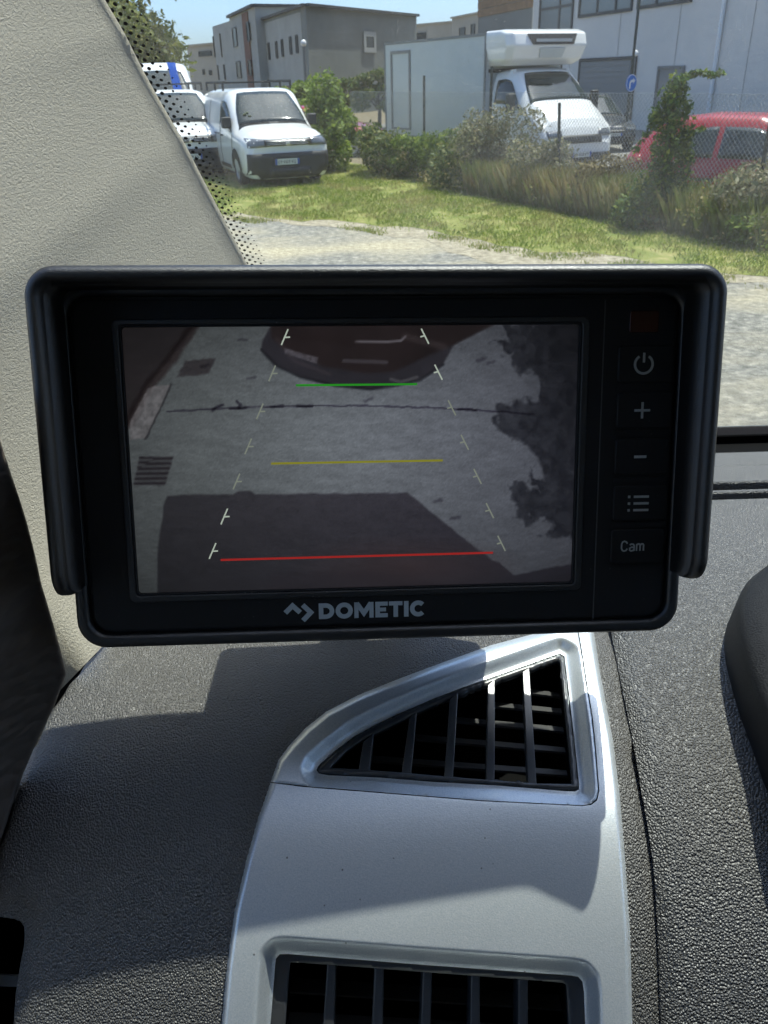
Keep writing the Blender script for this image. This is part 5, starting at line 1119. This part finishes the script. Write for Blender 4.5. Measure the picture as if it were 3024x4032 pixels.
# refrigerated box truck
def truck(xy, fwd):
    L = 6.3; o = place('box_truck', 'white refrigerated box truck with cooling unit above its cab', 'truck', xy, fwd, L)
    B = Body([(4.15, .55, 1.5, 2.30, .90, .98, .84, .12), (4.6, .50, 1.5, 2.34, .92, 1.0, .84, .14), (4.85, .48, 1.5, 2.28, .92, 1.0, .82, .14), (5.55, .46, 1.46, 1.68, .93, 1.01, .88, .12), (5.7, .46, 1.40, 1.60, .93, .99, .84, .12), (6.08, .46, 1.15, 1.34, .92, .97, .78, .13), (6.2, .48, 1.0, 1.18, .88, .90, .70, .13), (6.3, .55, .85, .95, .74, .76, .55, .1)])
    B.mesh(M_white, o, 'cab'); B.top(4.9, 5.52, 5.75, 5.12, M_cglass, o)
    for s_ in (1, -1):
        B.side([(4.3, 4.1, 4.8), (4.75, 4.1, 4.84), (5.05, 4.12, 4.6), (5.3, 4.15, 4.25)], s_, M_cglass, o)
        MB().box(5.15, 5.28, s_ * 1.14 - 0.10, s_ * 1.14 + 0.10, 1.45, 1.85).build('mirror', M_bump, o, bevel=0.04, seg=3)
        B.front(s_ * .50, s_ * .84, lambda y: (.98, 1.12), M_lamp, o, 'headlamp', .02, 6, 3); arch(B, o, 5.35, 0.37, s_); wheel(o, 5.35, s_ * .86, .36, .22, s_); wheel(o, 1.4, s_ * .82, .36, .3, s_)
        MB().add([(4.62, s_ * .78, 2.2), (4.74, s_ * .78, 2.2), (4.74, s_ * .66, 2.2), (4.62, s_ * .66, 2.2), (4.64, s_ * .76, 2.30), (4.72, s_ * .76, 2.30), (4.72, s_ * .68, 2.30), (4.64, s_ * .68, 2.30)], [(0, 1, 5, 4), (1, 2, 6, 5), (2, 3, 7, 6), (3, 0, 4, 7), (4, 5, 6, 7)]).build('roof_marker', M_white, o)
    B.front(-.55, .55, lambda y: (.86, 1.02), M_bump, o, 'grille', .02, 12, 4); B.front(-.84, .84, lambda y: (.50, .66), M_bump, o, 'bumper', .025, 16, 4); plate(o, 6.335, .58)
    bx_ = MB().box(-0.90, 4.05, -1.06, 1.06, 0.80, 3.02).build('box_body', M_boxw, o, bevel=0.03, seg=2)
    tr_ = MB()
    for s_ in (-1, 1):
        for z_ in (0.80, 3.0): tr_.box(-0.92, 4.07, s_ * 1.062 - 0.012, s_ * 1.062 + 0.012, z_ - 0.03, z_ + 0.03)
        for x in (-0.90, 4.05): tr_.box(x - 0.03, x + 0.03, s_ * 1.064 - 0.012, s_ * 1.064 + 0.012, 0.83, 2.97)
    tr_.build('edge_trim', M_grey, bx_)
    for s_ in (-1, 1):
        d = MB()
        d.ring([(-0.55, 0.95), (0.55, 0.95), (0.55, 2.82), (-0.55, 2.82)], [(-0.47, 1.0), (0.47, 1.0), (0.47, 2.75), (-0.47, 2.75)], 1.060, 1.085, fn=lambda x, z, y: (x, s_ * y, z)); d.build('side_door', M_grey, o)
    MB().box(-0.7, 4.6, -.45, .45, .55, .78).build('chassis', M_bump, o); MB().box(-.95, -.85, -.95, .95, .45, .6).build('rear_guard', M_bump, o)
    # cooling unit: a nose that narrows downwards, dark air intake near its top
    st_ = [(3.06, 1.03, 4.04, 4.80), (2.99, 1.07, 4.04, 5.02), (2.75, 1.07, 4.04, 5.10), (2.48, 1.02, 4.04, 4.98), (2.37, .92, 4.04, 4.78)]
    rows = []
    for z_, w_, xb, xf in st_: rows.append([(xb, -w_, z_), (xf - .22, -w_, z_), (xf - .06, -w_ * .9, z_), (xf, -w_ * .6, z_), (xf, 0, z_), (xf, w_ * .6, z_), (xf - .06, w_ * .9, z_), (xf - .22, w_, z_), (xb, w_, z_)])
    cu = MB(); cu.grid(np.array(rows), flip=True); k = 9; cu.f.append(tuple(range(k))); cu.f.append(tuple(4 * k + i for i in range(k))[::-1])
    u = cu.build('cooling_unit', M_white, o, bevel=0.04, seg=3, angle=25)
    MB().add([(5.035, -.66, 2.96), (5.035, .66, 2.96), (5.112, .54, 2.76), (5.112, -.54, 2.76)], [(0, 1, 2, 3)]).build('air_intake', M_bump, u, solid=0.02)
    MB().bar((5.10, -.48, 2.84), (5.10, .48, 2.84), .07, .06).build('intake_bar', M_chrome, u); MB().add([(5.085, -.34, 2.70), (5.085, .34, 2.70), (5.005, .30, 2.52), (5.005, -.30, 2.52)], [(0, 1, 2, 3)]).build('hatch_panel', M_boxw, u, solid=0.02)
    MB().add([(4.07, -.98, 2.25), (4.07, .98, 2.25), (4.07, .98, 2.32), (4.07, -.98, 2.32)], [(0, 1, 2, 3)]).build('bulkhead_gap', M_bump, o)
    return o
truck((4.5, 19.3), (0.44, -0.898))

# ------------------------------------------------------------------ buildings
M_wallg = pbr('grey render', (0.36, 0.365, 0.34), 0.9, var=0.10, vscale=0.6); M_walld = pbr('dark grey render', (0.19, 0.205, 0.195), 0.9, var=0.10, vscale=0.6); M_wallb = pbr('blue-grey metal cladding', (0.68, 0.655, 0.61), 0.6, var=0.05, vscale=0.4); M_beige = pbr('beige render', (0.42, 0.38, 0.31), 0.9, var=0.06, vscale=0.5); M_brick = pbr('red-brown panel', (0.17, 0.085, 0.06), 0.85, var=0.15, vscale=2); M_wood = pbr('brown timber boards', (0.24, 0.13, 0.055), 0.8, var=0.25, vscale=3); M_win = pbr('dark window glass', (0.02, 0.024, 0.026), 0.3, spec=0.25); M_roofd = pbr('dark roof edge', (0.05, 0.05, 0.05), 0.7); M_frame = pbr('dark window frame', (0.03, 0.033, 0.036), 0.5); M_shut = pbr('grey roller shutter', (0.22, 0.23, 0.23), 0.6); M_paleg = pbr('pale window surround', (0.36, 0.37, 0.36), 0.9)
def zat(px, depth): return float(at(*px, depth)[2])
def deph(px, z): return float((z - CAM_H) / ray(*px)[2])
def bldg(name, label, cat='building'): return tag(empty(name, (0, 0, LOT)), label, cat)
def wallprism(o, pts, z0, z1, mat, name='wall'):
    n = len(pts); V = [(p[0], p[1], z0 - LOT) for p in pts] + [(p[0], p[1], z1 - LOT) for p in pts]
    return MB().add(V, [tuple(range(n))[::-1], tuple(range(n, 2 * n))] + [(i, (i + 1) % n, n + (i + 1) % n, n + i) for i in range(n)]).build(name, mat, o)
class Face:
    def __init__(self, a, b): self.a = np.array(a[:2], float); self.b = np.array(b[:2], float); self.d = (self.b - self.a) / np.linalg.norm(self.b - self.a); n = np.array([self.d[1], -self.d[0]]); self.n = n if n @ (-self.a) > 0 else -n
    def hit(self, px):
        r = ray(*px); n3 = np.array([self.n[0], self.n[1], 0]); t = ((np.array([*self.a, 0]) - EYE) @ n3) / (r @ n3); p = EYE + r * t; return (p[:2] - self.a) @ self.d, p[2]
    def rect(self, o, px0, px1, mat, name, proud=0.05, mull=(), frame=None, zb=None, zt=None, fw=0.07):
        """box on the wall between two photo corners"""
        s0, z1 = self.hit(px0); s1, z0 = self.hit(px1); z0 = zb if zb is not None else z0; z1 = zt if zt is not None else z1; s0, s1 = min(s0, s1), max(s0, s1)
        def P(s_, z, q): p = self.a + self.d * s_ + self.n * q; return (p[0], p[1], z - LOT)
        def bx4(a, b, c, d_, q0, q1): return ([P(a, c, q0), P(b, c, q0), P(b, d_, q0), P(a, d_, q0), P(a, c, q1), P(b, c, q1), P(b, d_, q1), P(a, d_, q1)], [(0, 3, 2, 1), (4, 5, 6, 7), (0, 1, 5, 4), (1, 2, 6, 5), (2, 3, 7, 6), (3, 0, 4, 7)])
        w = MB().add(*bx4(s0, s1, z0, z1, -0.02, proud)).build(name, mat, o)
        if frame is not None:
            fr = MB(); q0, q1 = proud - 0.01, proud + 0.05
            for a_, b_, c_, d_ in ((s0 - fw, s0, z0 - fw, z1 + fw), (s1, s1 + fw, z0 - fw, z1 + fw), (s0, s1, z0 - fw, z0), (s0, s1, z1, z1 + fw)): fr.add(*bx4(a_, b_, c_, d_, q0, q1))
            for kind_, t in mull:
                if kind_ == 'v': sx = s0 + (s1 - s0) * t; fr.add(*bx4(sx - fw / 2, sx + fw / 2, z0, z1, q0, q1 - 0.01))
                else: zx = z0 + (z1 - z0) * t; fr.add(*bx4(s0, s1, zx - fw / 2, zx + fw / 2, q0, q1 - 0.02))
            fr.build('frame', frame, w)
        return w
def z5(p): return (700 + p[0] * 0.6028, p[1] * 0.6028)
# grey two-part building on the left
o = bldg('office_building', 'grey flat-roofed two-storey building with brown window strip, left of the truck')
c1 = at(1203, 21, 50); hA = float(c1[2]); la = at(1030, 80, deph((1030, 80), hA)); ra = at(1640, 63, deph((1640, 63), hA)); bk = la + ra - c1
wallprism(o, [la, c1, ra, bk], LOT - 0.3, hA, M_walld); fl_ = Face(la, c1); fr_ = Face(c1, ra)
fl_.rect(o, (1031, 82), (1202, 330), M_wallg, 'render_panel', 0.03, zb=LOT, zt=hA - 0.25)
rl = MB(); 
for f_, ext_ in ((fl_, np.linalg.norm(la[:2] - c1[:2])), (fr_, np.linalg.norm(ra[:2] - c1[:2]))):
    p0 = f_.a + f_.n * 0.12; p1 = f_.b + f_.n * 0.12; rl.bar((p0[0], p0[1], hA - LOT + 0.03), (p1[0], p1[1], hA - LOT + 0.03), 0.3, 0.16)
rl.build('roof_edge', M_roofd, o)
for (x0, y0, x1, y1) in ((562, 292, 578, 390), (594, 284, 610, 385), (643, 275, 660, 377), (681, 262, 698, 366), (735, 245, 752, 350), (776, 234, 794, 342)): fl_.rect(o, z5((x0, y0)), z5((x1, y1)), M_win, 'window', 0.06, frame=M_frame, fw=0.05)
fr_.rect(o, z5((1222, 238)), z5((1276, 312)), M_win, 'window', 0.06, frame=M_paleg, fw=0.3)
# second block
o = bldg('office_wing', 'pale grey building wing with red-brown panel and dark windows behind the vans')
c2 = at(1001, 24, 60); hB = float(c2[2]); lb = at(902, 69, deph((902, 69), hB)); rb = at(1222, 27, deph((1222, 27), hB) if ray(1222, 27)[2] > 0 else 70); bk = lb + rb - c2
wallprism(o, [lb, c2, rb, bk], LOT - 0.3, hB, M_wallg); fb = Face(lb, c2); hC = zat((880, 86), float((lb - EYE) @ cF) * 1.03)
lc = at(836, 105, deph((836, 105), hC)); d_lb = lb + (np.array([*fb.n, 0]) * -0.3); bk2 = lc + (bk - lb) * 0.5
wallprism(o, [lc, d_lb, lb + (bk - lb) * 0.5, bk2], LOT - 0.3, hC, M_wallg, 'low_wing'); fc_ = Face(lc, d_lb)
fb.rect(o, z5((418, 60)), z5((499, 540)), M_brick, 'brown_panel', 0.08, zb=LOT, zt=hB - 0.15)
for (x0, y0, x1, y1, pr) in ((360, 190, 394, 298, 0.05), (458, 152, 482, 262, 0.12), (386, 408, 420, 505, 0.05), (470, 402, 494, 486, 0.12)): fb.rect(o, z5((x0, y0)), z5((x1, y1)), M_win, 'window', pr, frame=M_frame, fw=0.08)
for (x0, y0, x1, y1) in ((234, 240, 246, 372), (278, 222, 292, 370), (262, 430, 274, 520), (302, 425, 316, 520)): fc_.rect(o, z5((x0, y0)), z5((x1, y1)), M_win, 'window', 0.05, frame=M_frame, fw=0.05)
re_ = MB(); e0 = fb.a + fb.n * .1; e1 = fb.b + fb.n * .1; re_.bar((e0[0], e0[1], hB - LOT + .05), (e1[0], e1[1], hB - LOT + .05), .3, .2); re_.bar((e1[0], e1[1], hB - LOT + .05), (rb[0], rb[1] - .1, hB - LOT + .05), .3, .2); re_.build('roof_edge', M_roofd, o)
# far buildings
def simple(label, px0, px1, ytop, d0, d1, mat, wins=(), name='far_building'):
    o = bldg(name, label); a = at(px0, ytop, d0); h = float(a[2]); b = at(px1, ytop, d1); n = np.array([b[1] - a[1], -(b[0] - a[0]), 0]); n = n / np.linalg.norm(n) * 12
    if n[1] < 0: n = -n
    wallprism(o, [a, b, b + n, a + n], LOT - .3, h, mat); f = Face(a, b)
    rl = MB(); rl.bar((a[0], a[1], h - LOT + .03), (b[0], b[1], h - LOT + .03), .4, .15); rl.build('roof_edge', M_beige, o)
    for (x0, y0, x1, y1) in wins: f.rect(o, (x0, y0), (x1, y1), M_win, 'window', .06, frame=M_frame, fw=.05)
    return o
simple('far beige building between the tree and the grey building', 735, 850, 182, 84, 80, M_beige, ((785, 205, 835, 218), (800, 275, 808, 292), (826, 278, 836, 294)))
simple('far pale grey low building between the grey building and the truck box', 1630, 1782, 100, 92, 88, M_beige, ((1642, 132, 1678, 160),))
simple('far pale building block touching the timber-clad one', 1780, 1885, 72, 84, 78, M_beige, ((1812, 112, 1832, 140), (1858, 98, 1870, 132)))
# timber-clad building
o = bldg('timber_building', 'tall building with brown timber boards above a dark base behind the truck'); a = at(1880, 200, 52); b = at(2088, 200, 45); n = np.array([4.0, 9.0, 0]); wallprism(o, [a, b, b + n, a + n], LOT - .3, 14, M_walld); f = Face(a, b)
s0, zc = f.hit((1880, 70)); f0, ztop = f.hit((1880, -700)); ln = float(np.linalg.norm(b[:2] - a[:2]))
nb = 17
for k in range(nb):
    z0 = zc + k * 0.42; MB().add(*(lambda P: (P, [(0, 3, 2, 1), (4, 5, 6, 7), (0, 1, 5, 4), (1, 2, 6, 5), (2, 3, 7, 6), (3, 0, 4, 7)]))([(*(f.a + f.d * s_ + f.n * q), z - LOT) for q in (-0.02, 0.05) for (s_, z) in ((0.0, z0), (ln, z0), (ln, z0 + 0.39), (0.0, z0 + 0.39))])).build('board', M_wood, o)
# large blue-grey building on the right
o = bldg('warehouse', 'large blue-grey building with dark windows and roller door filling the upper right'); p0 = at(2086, 300, 42); dr = np.array([0.272, -0.962, 0]); p1 = p0 + dr * 38; bk = np.array([14.0, 4.5, 0])
wallprism(o, [p0, p1, p1 + bk, p0 + bk], LOT - .3, 13, M_wallb); f = Face(p0, p1)
M_pane = pbr('grey window panes', (0.17, 0.20, 0.21), 0.2, spec=0.6)
f.rect(o, (2157, -420), (2249, 119), M_pane, 'window', .02, (('v', .62), ('h', .18), ('h', .6)), M_frame, fw=.12)
f.rect(o, (2314, -330), (2486, 30), M_pane, 'window', .02, (('v', .36), ('v', .72), ('h', .5)), M_frame, fw=.12)
f.rect(o, (2552, -300), (2720, -6), M_pane, 'window', .02, (('v', .36), ('v', .72), ('h', .5)), M_frame, fw=.12)
rs = f.rect(o, (2290, 243), (2487, 400), M_shut, 'roller_door', .03, zb=LOT, frame=M_frame, fw=.12)
s0, zt_ = f.hit((2290, 243)); s1, _ = f.hit((2487, 240))
for k in range(12):
    z0 = LOT + (zt_ - LOT) * k / 12; MB().add(*(lambda P: (P, [(0, 3, 2, 1), (4, 5, 6, 7), (0, 1, 5, 4), (1, 2, 6, 5), (2, 3, 7, 6), (3, 0, 4, 7)]))([(*(f.a + f.d * s_ + f.n * q), z - LOT) for q in (0.0, 0.05) for (s_, z) in ((s0, z0), (s1, z0), (s1, z0 + (zt_ - LOT) / 12 - .025), (s0, z0 + (zt_ - LOT) / 12 - .025))])).build('slat', M_shut, rs)
f.rect(o, (2600, 272), (2676, 400), M_shut, 'door', .03, zb=LOT, frame=M_grey, fw=.1)
s_, _ = f.hit((2832, 200)); q = f.a + f.d * s_ + f.n * .09; MB().tube([(q[0], q[1], 0), (q[0], q[1], 13)], .075, 10).build('drain_pipe', pbr('pale drain pipe', (.75, .77, .77), .5), o)
for k in range(1, 9):
    s2 = k * 4.2; q = f.a + f.d * s2 + f.n * 0.012; e = f.d * .012; MB().add([(q[0] - e[0], q[1] - e[1], 0), (q[0] + e[0], q[1] + e[1], 0), (q[0] + e[0], q[1] + e[1], 13), (q[0] - e[0], q[1] - e[1], 13)], [(0, 1, 2, 3)]).build('cladding_joint', M_grey, o)
# pale awning line over the door, road sign, lamp posts
sg = at(2485, 327, 24.5); so = tag(empty('road_sign', (sg[0], sg[1], LOT)), 'round blue sign with white arrow on a tall dark pole before the blue-grey building', 'sign'); hz = float(sg[2]) - LOT
MB().tube([(0, .05, 0), (0, .05, hz + 4.2)], .04, 10).build('pole', M_post, so)
M_sblue = pbr('blue sign face', (.02, .16, .55), .35); M_swhite = pbr('white sign print', (.8, .8, .8), .4)
th = math.radians(33); sx, sy = math.cos(th), math.sin(th); nx_, ny_ = math.sin(th), -math.cos(th)
def SP(u, v, q): return (u * sx + nx_ * q, u * sy + ny_ * q, hz + v)
rs_ = .235; MB().prism([(math.cos(a) * rs_, math.sin(a) * rs_) for a in np.linspace(0, 2 * math.pi, 32, endpoint=False)], 0.0, .02, fn=lambda u, v, q: SP(u, v, q)).build('disc', M_sblue, so)
V, F = ribbon(arc(0, 0, rs_ * .94, rs_ * .94, 0, 349, 32), .018, True, .023); MB().add([SP(*v) for v in V], F).build('rim_line', M_swhite, so)
V, F = ribbon([(-.07, -.15), (-.07, -.02), (-.05, .04), (.0, .06), (.06, .06)], .06, False, .024); m = MB().add([SP(*v) for v in V], F); m.add([SP(.05, .14, .024), SP(.05, -.02, .024), SP(.15, .06, .024)], [(0, 1, 2)]); m.build('arrow', M_swhite, so)
def lamp(label, px, depth, hd, r=.05):
    p = at(*px, depth); o = tag(empty('lamp_post', (p[0], p[1], LOT)), label, 'lamp post'); h = float(p[2]) - LOT; MB().tube([(0, 0, 0), (0, 0, h)], [r * 1.3, r], 8).build('pole', M_grey, o)
    rows = []
    for t in np.linspace(0, 1, 8): rr = hd * math.sin(math.pi * (0.12 + 0.8 * t)) ** .8 * .5; rows.append([(rr * math.cos(a), rr * math.sin(a), h - hd * .4 + hd * 1.0 * t) for a in np.linspace(0, 2 * math.pi, 13)])
    MB().grid(np.array(rows), flip=True).build('lamp_head', pbr('white lamp head', (.75, .75, .74), .3), o, smooth=True); return o
lamp('grey lamp post with white head in front of the grey building', (1195, 172), 46, .34, .085)
lamp('small white globe lamp beside the blue road sign', (2503, 212), 25.2, .17, .022)
# low brown wall at the foot of the grey building
a = at(1090, 285, 45); b = at(1240, 275, 43); tag(MB().bar((a[0], a[1], .55), (b[0], b[1], .55), .2, 2.2).build('garden_wall', M_brick), 'low brown wall before the grey building', 'wall')
